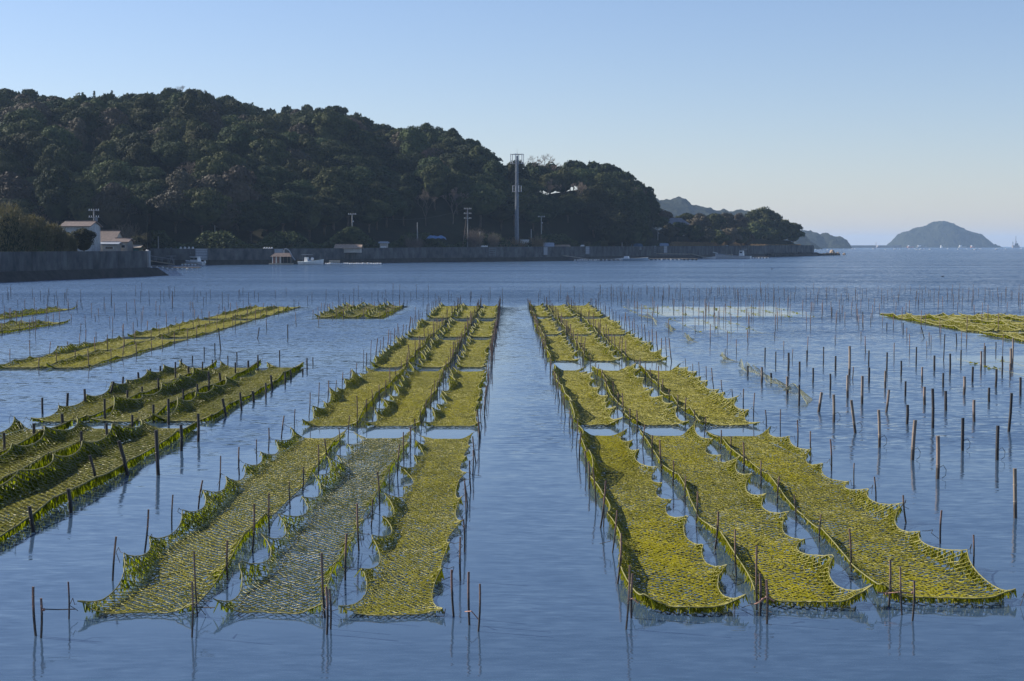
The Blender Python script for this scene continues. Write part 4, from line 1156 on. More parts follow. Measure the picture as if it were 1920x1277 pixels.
for px, py, lab in ((1447, 505, 'small dark seabird resting on the water below the point'), (1767, 519, 'small dark seabird on the open water below the island')):
    p = gnd(px, py); o = empty('seabird', (p.x, p.y, 0)); o.scale = (.5, .5, .5); tag(o, lab, 'seabird')
    mb = MB(); mb.ball((0, 0, .1), .3, 8, 5, (1.3, .6, .55)); mb.tube([(.25, 0, .12), (.42, 0, .32)], .07, 5); mb.ball((.46, 0, .38), .1, 6, 4); mb.tube([(.52, 0, .38), (.68, 0, .36)], .035, 4, .01); mb.build('body', M_BLACK, o)
    mb = MB(); mb.ball((0, .14, .17), .2, 6, 4, (1.2, .3, .5)); mb.ball((0, -.14, .17), .2, 6, 4, (1.2, .3, .5)); mb.build('wings', M_BLACK, o)
# ================================================================== NETS
def interp_fn(y, ys, vals): return np.interp(y, ys, vals)
class Edge:
    """one long side of a net: where it is tied and how it droops between the ties"""
    def __init__(s, line, inward, y0, y1, gap=0.12, amp=0.14, h=0.26, sag=0.16, seed=0, pitch=2.1, first=0.25, jx=0.05, jh=0.07, belly=0.0):
        q = np.random.default_rng(seed)
        n = max(2, int(round((y1 - y0 - first * 2) / pitch)) + 1)
        s.yt = np.linspace(y0 + first, y1 - first, n) + q.normal(0, .10, n); s.yt[0] = y0 + 0.03; s.yt[-1] = y1 - 0.03
        s.line, s.inward = line, inward
        s.xt = line(s.yt) + inward * gap + q.normal(0, jx, n)
        s.ht = np.clip(h + q.normal(0, jh, n), .06, .8); s.ht[0] *= .6; s.ht[-1] *= .85
        s.amp = amp * q.uniform(.6, 1.35, n); s.sag = sag * q.uniform(.6, 1.2, n)
        s.belly = q.uniform(-belly, belly, n)
        s.y0, s.y1 = y0, y1
    def at(s, y):
        k = np.clip(np.searchsorted(s.yt, y) - 1, 0, len(s.yt) - 2)
        t = np.clip((y - s.yt[k]) / (s.yt[k + 1] - s.yt[k]), 0, 1)
        c = (4 * t * (1 - t)) ** .72
        x = s.xt[k] * (1 - t) + s.xt[k + 1] * t + s.inward * (s.amp[k] + s.belly[k]) * c
        z = s.ht[k] * (1 - t) + s.ht[k + 1] * t - np.minimum(s.sag[k], (s.ht[k] * (1 - t) + s.ht[k + 1] * t) * .85) * c
        return x, z, c

def make_net(label, eL, eR, y0, y1, M=22, dy=0.085, r=0.0065, leaves=9000, leaf=0.045, mats=(M_STRAND, M_ALGO), hang=0.09, wl=0.34, wr=0.34,
             group=None, name='seaweed_net', endrise=1.0, patch=0.0, seed=0, strings=None, bare=False, patchm=None, endh=None, wob=0.012, rip=0.004, endz=0.04, bowy=0.12):
    q = np.random.default_rng(seed + 1000)
    N = int((y1 - y0) / dy); N += N % 2
    wx, wy = q.uniform(0, 6, 2)
    v = np.linspace(0, 1, N + 1); y = y0 + (y1 - y0) * v
    xl, zl, cl = eL.at(y); xr, zr, cr = eR.at(y)
    W = (xr - xl)[:, None]; t = np.linspace(0, 1, M + 1)[None]
    # crowd the strands a little towards the raised sides
    X = xl[:, None] + W * t
    gl = np.clip(1 - t * W / (wl + .16 * (1 - cl[:, None])), 0, 1) ** 1.5
    gr = np.clip(1 - (1 - t) * W / (wr + .16 * (1 - cr[:, None])), 0, 1) ** 1.5
    Z = zl[:, None] * gl + zr[:, None] * gr + .012
    # ties pull the strands together along the edge
    Y = np.repeat(y[:, None], M + 1, 1)
    # end ropes hang slack towards the middle of the net
    Y = Y + bowy * (1 - np.sin(t * math.pi) ** .8) * np.exp(-(Y - y0) / .9)
    bow0 = .16 * (1 - (2 * t - 1) ** 2) ** 1.0 * np.exp(-(Y - y0) / .6)
    bow1 = -.30 * (1 - (2 * t - 1) ** 2) * np.exp(-(y1 - Y) / .8)
    Y = Y + bow0 * 0.2 + bow1
    Y = Y + .10 * np.sin(t * math.pi) * np.sin(Y * .7 + seed)
    inn = np.sin(t * math.pi)
    X = X + .03 * inn * np.sin(Y * 1.3 + wx + t * 5); Y = Y + .045 * inn * np.sin(Y * .9 + wy + t * 7) + .02 * inn * np.sin(Y * 3.1 + t * 11 + wx)
    X = X + q.normal(0, wob, X.shape) * (t > 0) * (t < 1); Y = Y + q.normal(0, wob * 1.2, Y.shape)
    lowf = rip * (.7 * np.sin(X * 5 + seed) * np.sin(Y * 1.7 + seed * 2) + .3 * np.sin(Y * 4.1 + X * 7))
    Z = Z + endz * np.exp(-((Y - y0) / .32) ** 2)
    Z = Z + np.clip(lowf, -.004, 1) + q.uniform(0, .006, Z.shape)
    P = np.stack([X, Y, Z], -1)
    org = np.array([float((xl[0] + xr[0]) / 2), y0, 0.0])
    P = P - org
    I, J = np.meshgrid(np.arange(N), np.arange(M + 1), indexing='ij')
    e = (I + J) % 2 == 0
    a1 = P[I[e & (J < M)], J[e & (J < M)]]; b1 = P[I[e & (J < M)] + 1, J[e & (J < M)] + 1]
    a2 = P[I[e & (J > 0)], J[e & (J > 0)]]; b2 = P[I[e & (J > 0)] + 1, J[e & (J > 0)] - 1]
    A, B = np.concatenate([a1, a2]), np.concatenate([b1, b2])
    root = empty(name, tuple(org)); tag(root, label, 'net', group)
    V, Fq = seg_prisms(A, B, r * q.uniform(.7, 1.5, len(A)))
    np_obj('netting', V, Fq, mats[0], root)
    # hardly any strand is bare, but the growth comes in clumps and thin places
    np_obj('edge_rope', *merge([polyline(P[:, 0], r * 1.6)]), M_ROPE, root)
    np_obj('edge_rope', *merge([polyline(P[:, M], r * 1.6)]), M_ROPE, root)
    np_obj('end_rope', *polyline(P[0], r * 1.6), M_ROPE, root)
    np_obj('end_rope', *polyline(P[N], r * 1.6), M_ROPE, root)
    if leaves:
        # weed grows on the strands: lying flat on the water, hanging where the net is lifted
        Lg = A[:, 2]
        pr = 0.45 + .55 * (np.sin(A[:, 0] * 3.1 + seed) * np.sin((A[:, 1]) * .8 + seed * 1.7) * .5 + .5)
        if patch:
            mid = np.exp(-((A[:, 0]) / .42) ** 2) * (np.sin(A[:, 1] * .55 + seed) * .5 + .6)
            pr = pr + patch * mid
        pr = pr + 2.0 * np.clip(Lg / .15, 0, 1)
        cl_ = np.sin(A[:, 0] * 6.3 + wx * 3 + 1.5 * np.sin(A[:, 1] * 2.2)) * np.sin(A[:, 1] * 4.1 + wy * 2 + 1.3 * np.sin(A[:, 0] * 4)) 
        pr = pr * np.clip(1 + .42 * cl_, .12, 2); pr = pr / pr.sum(); k = q.choice(len(A), leaves, p=pr); tt = q.uniform(0, 1, (leaves, 1))
        C = A[k] * (1 - tt) + B[k] * tt
        up = C[:, 2] > .075
        s = leaf * q.uniform(.5, 1.5, (leaves, 1))
        ang = q.uniform(0, 2 * math.pi, leaves); u = np.stack([np.cos(ang), np.sin(ang), q.uniform(-.15, .15, leaves)], 1)
        w = np.stack([-np.sin(ang), np.cos(ang), q.uniform(-.2, .2, leaves)], 1)
        ln = np.minimum(hang * q.uniform(.3, 1.2, leaves), C[:, 2] * .8)
        w[up] = np.stack([q.normal(0, .25, up.sum()), q.normal(0, .25, up.sum()), -np.ones(up.sum())], 1) * (ln[up, None] / s[up])
        base = C + np.where(up[:, None], 0, 1) * (-w * s * .5) + np.array([0, 0, .004])
        su = s * np.where(up[:, None], .28, .42)
        Vq = np.stack([base - u * su, base + u * su, base + w * s + u * su * .35, base + w * s * .92 - u * su * .6], 1)
        Vq[..., 2] = np.maximum(Vq[..., 2], .006)
        Vq = Vq.reshape(-1, 3); Fq = np.arange(4 * leaves).reshape(-1, 4)
        mi = None; mm = mats[1]
        if patchm is not None:
            loc = np.exp(-((C[:, 0]) / .5) ** 2) * (np.sin(C[:, 1] * .45 + seed) * .5 + .5)
            mi = ((q.uniform(0, 1, leaves) < loc * 1.1) & ~up).astype(int); mm = [mats[1], patchm]
        np_obj('algae', Vq, Fq, mm, root, mi)
    # strings from each tie to its stake
    if strings is not None:
        segs = []
        for (ed, side) in ((eL, 0), (eR, 1)):
            for i in range(len(ed.yt)):
                p = np.array([ed.xt[i], ed.yt[i], ed.ht[i] + .012]) - org
                e_ = np.array([float(ed.line(ed.yt[i])) + q.normal(0, .02), ed.yt[i] + q.normal(0, .05), ed.ht[i] + q.uniform(.01, .10)]) - org
                m_ = (p + e_) / 2 - np.array([0, 0, q.uniform(.005, .05)])
                pts_ = [p, m_, e_, e_ + np.array([q.normal(0, .03), q.normal(0, .03), -q.uniform(.05, .16)]), e_ + np.array([q.normal(0, .08), q.normal(0, .05), -q.uniform(.12, .24)])]
                pts_ = [np.array([a_[0], a_[1], max(a_[2], .01)]) for a_ in pts_]
                segs.append(polyline(pts_, .005))
        if strings == 'each':
            for V, Fq in segs: np_obj('tie_string', V, Fq, M_STRING, root)
        elif segs:
            np_obj('tie_strings', *merge(segs), M_STRING, root)['kind'] = 'stuff'
    return root

def ordn(i): return ['first', 'second', 'third', 'fourth', 'fifth', 'sixth', 'seventh', 'eighth', 'ninth', 'tenth', 'eleventh', 'twelfth', 'thirteenth', 'fourteenth'][i]
STAKES = []      # (x, y, h, leanx, leany, label)
ROWN = ['nearest', 'second nearest', 'middle', 'second farthest', 'farthest']
COLN = ['left', 'middle', 'right']
lineL = [lambda y, a=a, b=b: a + (b - a) * (np.asarray(y) - 20) / 100 for a, b in ((-5.33, -5.36), (-3.84, -3.78), (-2.26, -2.28), (-.78, -.92))]
rowsL = [(19.8, 38.6), (40.8, 59.2), (60.8, 79.0), (81.2, 98.2), (103.0, 123.2)]
lineR = [lambda y, a=a, b=b: a + (b - a) * (np.asarray(y) - 20) / 100 for a, b in ((1.50, 1.24), (3.04, 2.55), (4.70, 4.12), (6.42, 5.86))]
rowsR = [(19.85, 39.1), (41.0, 59.6), (64.2, 82.3), (83.6, 101.8), (104.9, 124.2)]
import copy as _cp
def block(lines, rows, right, bname):
    for ri, (y0, y1) in enumerate(rows):
        near = ri == 0
        M, dy, r = ((22, .085, .0062) if ri == 0 else (20, .10, .0075) if ri == 1 else (13, .17, .011) if ri == 2 else (10, .24, .015))
        nl = [26000, 17000, 9000, 4500, 3500][ri]; lf = [.036, .048, .07, .11, .13][ri]
        pitch = 2.12 if ri < 2 else 1.9
        for ci in range(3):
            sd_ = ri * 10 + ci + (100 if right else 0)
            yy0 = y0 + (0.0 if not right else [0, .3, .55][ci] * near)
            if not right:
                kl = dict(gap=[.08, .16, .14][ci], amp=[.16, .22, .19][ci], h=[.27, .25, .20][ci], sag=.18)
                kr = dict(gap=[.05, .05, .08][ci], amp=[.05, .08, .12][ci], h=[.20, .20, .15][ci], sag=.10 if ci == 0 else .12)
            else:
                kl = dict(gap=[.06, .05, .05][ci], amp=.03, h=[.25, .17, .17][ci], sag=.05, belly=.07 if ci == 0 else .02)
                kr = dict(gap=[.17, .17, .08][ci], amp=[.22, .22, .20][ci], h=[.18, .22, .25][ci], sag=.13)
            if ri >= 1: kl['h'] += .04; kr['h'] += .05; kl['sag'] += .02
            if ri >= 3: kl['h'] -= .03; kr['h'] -= .03
            eL = Edge(lines[ci], 1, yy0, y1, seed=sd_ * 2, pitch=pitch, **kl)
            eR = Edge(lines[ci + 1], -1, yy0, y1, seed=sd_ * 2 + 1, pitch=pitch, **kr)
            eR.yt[1:-1] += 0
            mats = (M_STRAND, M_ALGO); patch = .5; pm = M_ALGY; n = nl; kw = {}
            look = 'olive green seaweed net'
            if not right and ri == 0:
                if ci == 1: n = 6000; kw = dict(M=20, dy=.095, r=.0055); mats = (M_STRANDD, M_ALGD); pm = None; patch = 0; look = 'sparse open meshed seaweed net with water showing'
                elif ci == 0: n = 14000; mats = (M_STRAND, M_ALGD); pm = M_ALGO; look = 'seaweed net with sparkling strands and dark raised left edge'
                else: n = 19000; kw = dict(M=28, dy=.075, r=.0055); pm = M_ALGO; patch = .8; look = 'fine meshed flat seaweed net'
            elif right and ri == 0:
                lf = .042; n = [36000, 24000, 26000][ci]; patch = [1.6, .6, .8][ci]; look = ['densest yellow green seaweed net', 'olive seaweed net with tall scalloped right edge', 'long olive seaweed net spreading to the right'][ci]
            elif ri == 1:
                look = 'wavy olive seaweed net with raised scalloped sides'
                if right: n = int(n * 1.3); kw = dict(r=.009)
            elif ri == 2: look = ['narrowing green seaweed net', 'densely crinkled green seaweed net'][int(right)]
            else: look = 'small looking distant green seaweed net'
            if right and ri in (1, 2): kw['wob'] = .02
            label = f'{look}, {COLN[ci]} of {ROWN[ri]} row, {bname}'
            a = dict(M=M, dy=dy, r=r); a.update(kw)
            make_net(label, eL, eR, yy0, y1, leaves=n, leaf=lf, mats=mats, patch=patch, patchm=pm, seed=sd_, hang=(.11 if right else .15) if ri < 2 else .18,
                     wl=((.26, .24, .16)[ci] if not right else (.20 if ci == 0 else .16)), wr=((.20, .20, .12)[ci] if not right else .26), endz=(.10 if right and ri == 0 else .025), bowy=(.26 if right and ri == 0 else .10), rip=.018 if (right and ri in (1, 2)) else .004,
                     strings='each' if ri == 0 else ('all' if ri < 3 else None), group=None, **a)
            es = [(eL, ci)] + ([(eR, 3)] if ci == 2 else [])
            for ed, li in es:
                where = ['outer left edge', 'left gap', 'right gap', 'outer right edge'][li]
                for i in range(len(ed.yt)):
                    yq = ed.yt[i] + rnd.uniform(-.12, .12)
                    x = float(lines[li](yq)) + rnd.uniform(-.035, .035)
                    if li == 0: x -= .04
                    if li == 3: x += .06
                    h = rnd.uniform(.42, .66) if ri < 2 else rnd.uniform(.55, .95)
                    if ri < 2 and rnd.random() < .15: h += .15
                    la = rnd.gauss(0, .055) + (.06 if (li == 0 and not right) else -.05 if (li == 3 and right) else 0)
                    STAKES.append((x, yq, h, la, rnd.gauss(0, .05), f'{ordn(min(i, 13))} thin stake from the near end, {where}, {ROWN[ri]} row, {bname}', ri))
block(lineL, rowsL, False, 'left block')
block(lineR, rowsR, True, 'right block')

# stakes that show near the front corners, placed where they stand
for px, pyt, pyb, ptx, lab in [(67, 1098, 1192, 64, 'outermost tall stake off the near left corner of the left block'), (77, 1120, 1196, 78, 'shorter stake beside the outermost one, near left corner of the left block'),
                               (360, 1088, 1195, 361, 'tall stake at the near end between the first two nets, left block'), (613, 1098, 1190, 612, 'tall stake at the near end between the last two nets, left block'),
                               (620, 1102, 1180, 618, 'twin stake just right of the near end stake, left block'), (880, 1070, 1172, 879, 'stake at the near right corner of the left block'),
                               (897, 1093, 1184, 900, 'outer stake off the near right corner of the left block'), (1174, 1058, 1180, 1180, 'leaning stake at the near left corner of the right block'),
                               (1158, 1014, 1095, 1166, 'slanting stake outside the near left corner of the right block'), (1126, 900, 990, 1136, 'long slanting stake outside the left edge of the right block'),
                               (1425, 1074, 1155, 1424, 'left one of two stakes between the first nets, right block near end'), (1438, 1085, 1170, 1436, 'right one of two stakes between the first nets, right block near end'),
                               (1691, 1061, 1153, 1687, 'left one of two stakes before the third net, right block near end'), (1711, 1087, 1164, 1713, 'right one of two stakes before the third net, right block near end')]:
    p = gnd(px, pyb); h = (pyb - pyt) / 3100 * p.y
    STAKES.append((p.x, p.y, h, math.atan2((ptx - px), (pyb - pyt)), 0.0, lab, -1))

# meshes shared by the stakes
def pole_mesh(name, r, m, seed, n=6, knots=5, top=1.0):
    q = random.Random(seed); pts_ = []; rr = []
    b = q.uniform(-.012, .012)
    pts_.append((0, 0, -.7)); rr.append(r)
    for k in range(knots + 1):
        z = top * k / knots; x = b * math.sin(z * 3)
        if 0 < k < knots:
            pts_ += [(x, 0, z - .012), (x, 0, z), (x, 0, z + .012)]; rr += [r, r * 1.22, r]
        else:
            pts_.append((x, 0, z)); rr.append(r)
    mb = MB(); mb.tube(pts_, rr, n); return mb.mesh(name, m)
SM = [pole_mesh('bamboo_stake', .0125, M_STAKE, i) for i in range(5)]
def put_pole(me, name, x, y, h, la, lb, label, group, cat, sxy=1.0):
    o = bpy.data.objects.new(name, me); o.location = (x, y, 0); o.scale = (sxy, sxy, h); o.rotation_euler = (-lb, la, rnd.uniform(0, .5))
    link(o); tag(o, label, cat, group); return o
STAKES.sort(key=lambda s: (s[6] > 2, s[1]))
far_poles = []
for i, (x, y, h, la, lb, lab, ri) in enumerate(STAKES):
    if i < 296: put_pole(rnd.choice(SM), 'bamboo_stake', x, y, h, la, lb, lab, 'thin bamboo stakes holding the seaweed nets', 'stake', rnd.uniform(.85, 1.25) * (1.0 if y < 60 else 1.25))
    else: far_poles.append((x, y, h, la, lb))
def poles_stuff(lst, r, name, m, label, scale=1.0):
    A = np.array([(x, y, -.3) for x, y, h, la, lb in lst]); B = np.array([(x + math.tan(la) * h, y + math.tan(lb) * h, h) for x, y, h, la, lb in lst])
    V, Fq = seg_prisms(A, B, r); o = np_obj(name, V, Fq, m); tag(o, label, kind='stuff'); return o
poles_stuff(far_poles, .02, 'distant_stakes', M_STAKE, 'distant thin stakes around the farthest net rows')

# --------------- the oblique looking group of nets on the left
def group_nets(lines, rows, desc, M, dy, r, leaves, leaf, seed, kL, kR, mats, hang, wl, wr, skip=(), patchm=None, rown=None, coln=None, strings=None, look='green seaweed net'):
    cols = coln or ['left', 'middle', 'right', 'fourth', 'fifth', 'sixth', 'seventh', 'eighth', 'ninth', 'tenth']
    out = []
    for ri, (y0, y1) in enumerate(rows):
        for ci in range(len(lines) - 1):
            if (ri, ci) in skip: continue
            la = lambda y, a=lines[ci]: a + 0 * np.asarray(y); lb = lambda y, a=lines[ci + 1]: a + 0 * np.asarray(y)
            s_ = seed + ri * 10 + ci
            eL = Edge(la, 1, y0, y1, seed=s_ * 3, **kL); eR = Edge(lb, -1, y0, y1, seed=s_ * 3 + 1, **kR)
            lab = f'{look}, {cols[ci]} column, {(rown or ["near", "far"])[ri]} row, {desc}'
            out.append(make_net(lab, eL, eR, y0, y1, M=M, dy=dy, r=r, leaves=leaves, leaf=leaf, mats=mats, patchm=patchm, hang=hang, wl=wl, wr=wr, seed=s_, strings=strings))
    return out
group_nets([-12.35, -10.80, -9.20, -7.62], [(22.2, 40.6), (41.9, 61.0)], 'weed hung group at left', 18, .11, .010, 21000, .06, 700,
           dict(gap=.05, amp=.18, h=.30, sag=.18, pitch=2.5, jh=.09, belly=.05), dict(gap=.04, amp=.03, h=.25, sag=.06, pitch=2.5, jh=.06, belly=.02), (M_STRANDD, M_ALGD), .20, .36, .20,
           strings='all', patchm=M_ALGO, look='dark fringed high slung seaweed net')
group_nets([-19.0, -17.2, -15.5], [(60.5, 79.5), (81.0, 99.5), (101.5, 121.5)], 'long twin strip far left', 12, .19, .013, 6500, .10, 740,
           dict(gap=.06, amp=.06, h=.19, sag=.10), dict(gap=.08, amp=.05, h=.12, sag=.06), (M_STRAND, M_ALGO), .14, .26, .16, patchm=M_ALGY, rown=['near', 'middle', 'far'], look='flat yellow green net')
group_nets([-32.6, -31.0], [(97.5, 118)], 'upper strip cut by the left frame edge', 10, .24, .015, 3500, .12, 760, dict(gap=.1, amp=.05, h=.3, sag=.15), dict(gap=.1, amp=.05, h=.2, sag=.1), (M_STRAND, M_ALGO), .14, .4, .3, patchm=M_ALGY, look='narrow far green net', coln=['only'])
group_nets([-28.9, -27.3, -25.8], [(76, 97)], 'lower strip cut by the left frame edge', 10, .24, .015, 3500, .12, 770, dict(gap=.1, amp=.05, h=.2, sag=.12), dict(gap=.1, amp=.05, h=.2, sag=.1), (M_STRAND, M_ALGO), .14, .4, .3, look='thin far olive net')
group_nets([-12.5, -10.95, -9.4, -7.9], [(103.5, 123.2)], 'small separate patch left of the left block', 10, .24, .015, 3600, .13, 780, dict(gap=.15, amp=.15, h=.34, sag=.2), dict(gap=.12, amp=.12, h=.28, sag=.16), (M_STRANDD, M_ALGO), .18, .5, .4, rown=['only'], look='short dark green net')
xr_ = [23.7 + 1.62 * i for i in range(8)]
group_nets(xr_, [(86.2, 106.2)], 'net field at the right edge', 10, .24, .015, 4200, .13, 800, dict(gap=.10, amp=.05, h=.20, sag=.08, pitch=2.4), dict(gap=.16, amp=.34, h=.2, sag=.1, pitch=2.4), (M_STRAND, M_ALGO), .14, .4, .4, rown=['farther'], look='flat green net with round gaps')
group_nets(xr_[:4], [(64.5, 84.4)], 'net field at the right edge', 11, .22, .014, 4200, .11, 820, dict(gap=.10, amp=.05, h=.20, sag=.08), dict(gap=.16, amp=.2, h=.2, sag=.1), (M_STRAND, M_ALGO), .14, .4, .4, rown=['nearer'], look='flat green net')
# nets almost free of weed lying in glassy water
def bare_net(lab, x0, x1, y0, y1, seed, step=1.55, alg=250):
    q = np.random.default_rng(seed); root = empty('bare_net', (x0, y0, 0)); tag(root, lab, 'net')
    parts = []
    for x in np.arange(x0, x1 + .1, step):
        ys_ = np.linspace(y0, y1, 40); parts.append(polyline(np.stack([x - x0 + .04 * np.sin(ys_ * 2 + x), ys_ - y0, .012 + .02 * np.abs(np.sin(ys_ * 1.5 + x))], 1), .006))
    for y in np.arange(y0, y1 + .1, 3.6):
        xs_ = np.linspace(x0, x1, 24); parts.append(polyline(np.stack([xs_ - x0, y - y0 + .08 * np.sin(xs_ * 3 + y), np.full(24, .010)], 1), .004))
    np_obj('netting', *merge(parts), M_PALEROPE, root)
    n = alg; L_ = q.integers(0, int((x1 - x0) / step) + 1, n); Y = q.uniform(0, y1 - y0, n); C = np.stack([L_ * step + q.normal(0, .10, n), Y, q.uniform(.01, .05, n)], 1)
    keep = np.sin(Y * .9 + L_ * 2.1) > -.1; C = C[keep]
    V, T = leaf_tris(C, np.tile([0, 0, 1.0], (len(C), 1)), .13, .35); V[:, 2] = np.maximum(V[:, 2], .006); np_obj('algae', V, T, M_ALGO, root)
bare_net('almost weed free net in the glassy patch right of the right block, far part', 8.3, 20.3, 104.5, 123.8, 1, alg=420)
bare_net('almost weed free net in the glassy patch right of the right block, near part', 9.8, 13.5, 85, 103, 2, alg=130)
bare_net('almost weed free net with mossy border in the small glassy patch at the right edge', 17.7, 23.8, 46, 65.5, 3, alg=350)

# --------------- thick posts, each where it stands
def post_list(lst, ox, oy, k):
    out = []
    for e in lst:
        if len(e) == 3: x, a, b = e; xb = x
        else: x, a, b, xb = e
        out.append((ox + x / k, oy + a / k, oy + b / k, ox + xb / k))
    return out
PR = post_list([(73, 490, 555), (162, 498, 600), (220, 535, 590), (323, 557, 670), (397, 608, 745), (182, 375, 462), (250, 400, 493), (330, 407, 522), (401, 463, 558), (446, 393, 462), (485, 503, 598), (550, 370, 488),
                (594, 540, 640), (627, 428, 520), (538, 655, 782, 521), (611, 670, 848, 616), (703, 548, 692), (714, 365, 550), (722, 702, 915, 752), (794, 553, 732), (836, 393, 492), (838, 500, 598), (894, 765, 1003, 904),
                (950, 405, 518), (940, 520, 632), (965, 640, 783, 947), (1040, 458, 553), (1067, 587, 683), (1078, 735, 858), (1130, 830, 1085, 1111), (1135, 370, 488), (1173, 498, 594), (1188, 622, 737), (1236, 632, 884, 1240),
                (1250, 425, 520), (1270, 930, 1203), (1305, 535, 628), (1322, 648, 773), (1427, 817, 1025), (1348, 413, 548), (1417, 390, 487), (1437, 557, 672), (1490, 495, 592), (1500, 705, 843), (1543, 398, 522),
                (1570, 365, 488), (1594, 627, 718), (1637, 340, 402), (1637, 510, 628), (1645, 865, 1085), (1677, 430, 547), (1732, 380, 518), (1742, 315, 482), (1732, 660, 905, 1719), (1792, 562, 682), (1752, 1133, 1450, 1760),
                (1315, 290, 457, 1308), (1385, 285, 362, 1391), (798, 150, 237), (604, 120, 192), (655, 165, 207), (1053, 220, 287), (1165, 243, 317, 1186), (950, 220, 267)], 1380, 540, 3.361)
pale = {1, 3, 16, 17, 18, 19, 22, 24, 25, 29, 31, 32, 35, 41, 43, 44, 51, 52, 55, 14, 15}
PL = post_list([(25, 900, 1028), (205, 843, 963), (373, 787, 888), (255, 690, 788), (408, 662, 757, 402), (508, 637, 732), (683, 590, 683, 657), (740, 563, 643, 730), (829, 537, 600), (902, 515, 578), (963, 500, 558), (630, 695, 828),
                (765, 645, 722), (853, 622, 693), (949, 573, 658), (1053, 475, 593), (1132, 502, 573), (1217, 473, 558, 1208), (1275, 462, 523), (1253, 533, 663), (1184, 608, 708), (1318, 540, 617, 1327), (1100, 638, 742),
                (1413, 478, 548), (1490, 467, 543), (1548, 435, 528), (1367, 437, 500), (1421, 417, 473), (1089, 458, 499), (1155, 438, 480), (1225, 385, 453), (1290, 362, 432), (1311, 270, 412, 1325), (1727, 250, 338),
                (1556, 268, 338, 1545), (640, 843, 973, 646), (795, 792, 898), (922, 730, 833), (1012, 695, 853), (488, 890, 1043), (540, 1030, 1190, 578), (715, 940, 1155, 765), (938, 880, 1155, 949), (1087, 850, 1010, 1089),
                (1190, 785, 955), (1336, 693, 803, 1356), (1441, 657, 768, 1450), (1515, 650, 718, 1523), (1595, 600, 693), (1625, 555, 643, 1635), (1711, 540, 613), (1743, 520, 578, 1747), (1817, 515, 548), (1843, 452, 523),
                (1878, 448, 493), (288, 1040, 1128, 296), (1678, 405, 473)], 0, 530, 3.2)
PL += [(56, 948, 998, 63), (128, 915, 962, 133)]
PM = [pole_mesh('mooring_post', .040, M_POST, 50 + i, 8, 3) for i in range(3)]
PDm = [pole_mesh('mooring_post', .036, M_POSTD, 60 + i, 8, 2) for i in range(3)]
def posts(lst, side):
    nears = sorted(range(len(lst)), key=lambda i: -lst[i][2])
    for i, (xt, yt, yb, xb) in enumerate(lst):
        p = gnd(xb, yb); h = (yb - yt) / 3100 * p.y; la = math.atan2((xt - xb), (yb - yt))
        ispale = side == 'right' and i in pale
        me = rnd.choice(PM if ispale else PDm)
        hh = 'tall' if h > .95 else ('short' if h < .6 else 'medium')
        lean = 'leaning ' if abs(la) > .07 else ''
        far = 'near' if p.y < 40 else ('middle' if p.y < 65 else 'far')
        if side == 'right': base = f'{hh} {lean}{"pale" if ispale else "dark"} bamboo post in the {far} water of the right post field'
        else: base = f'{hh} {lean}dark post at the {far} part of the weed hung nets'
        rank = nears.index(i)
        if rank < 8: lab = f'{ordn(rank)} nearest {base}'
        else: lab = base
        th = .72 if (not ispale and p.y > 60) else 1.0
        put_pole(me, 'mooring_post', p.x, p.y, h, la, rnd.gauss(0, .02), lab, base + 's', 'post', rnd.uniform(.8, 1.1) * th * (1 if side == 'right' else .95))
posts(PR, 'right'); posts(PL, 'left')
# loose strings dangling on a few near posts
for i in (18, 22, 29, 35, 38, 49, 15):
    xt, yt, yb, xb = PR[i]; p = gnd(xb, yb); P = [(0, 0, .22), (.07, -.03, .27), (.13, -.02, .18), (.12, -.02, .07), (.05, -.03, .02)]
    o = MB().tube(P, .006, 4).build('loose_string', M_STRING, None, (p.x + .03, p.y, 0)); tag(o, 'thin dark string looped round the foot of a bamboo post', 'string', 'strings looped on the post feet')

# --------------- fields of thin rods
rods = []
def field(xs, ys, hm, jit=.25, keep=.85, clearf=None):
    for x in xs:
        for y in ys:
            if rnd.random() > keep: continue
            X, Y = x + rnd.gauss(0, jit), y + rnd.gauss(0, jit * 1.8)
            if clearf and clearf(X, Y): continue
            rods.append((X, Y, max(.35, rnd.gauss(hm, hm * .22)), rnd.gauss(0, .03), rnd.gauss(0, .03)))
# right hand field
for x in np.arange(8.0, 46, 1.58):
    lo = 84 if x < 15 else 86
    for y in np.arange(78, 160, 2.6 if x < 22 else 4.2):
        if y < lo or rnd.random() > (.62 if x < 22 else .72): continue
        if x > 23 and 64 < y < 107 and rnd.random() > .45: continue
        rods.append((x + rnd.gauss(0, .15), y + rnd.gauss(0, .5), rnd.uniform(.62, 1.05), rnd.gauss(0, .02), rnd.gauss(0, .03)))
field(np.arange(9, 22, 1.9), np.arange(66, 84, 3.4), .6, .3, .5)
field(np.arange(9.5, 24, 2.4), np.arange(56, 70, 4.5), .5, .4, .35)
# behind the blocks
field(np.arange(-16, 9, 1.55), [126, 130.5, 135, 142], .95, .3, .62, lambda X, Y: -.6 < X < .9)
# left field
field(np.arange(-50, -20, 1.55), [100, 105, 110, 116, 122, 128, 134, 141, 150], .85, .35, .6, lambda X, Y: -32.8 < X < -30.8 and Y < 118 and False)
field(np.arange(-30, -19.5, 1.7), np.arange(66, 100, 4.6), .7, .35, .55)
field(np.arange(-19, -5.8, 1.6), [88, 94, 101, 108, 114], .6, .35, .4, lambda X, Y: X < -15 or (Y > 102 and -12.8 < X < -7.6))
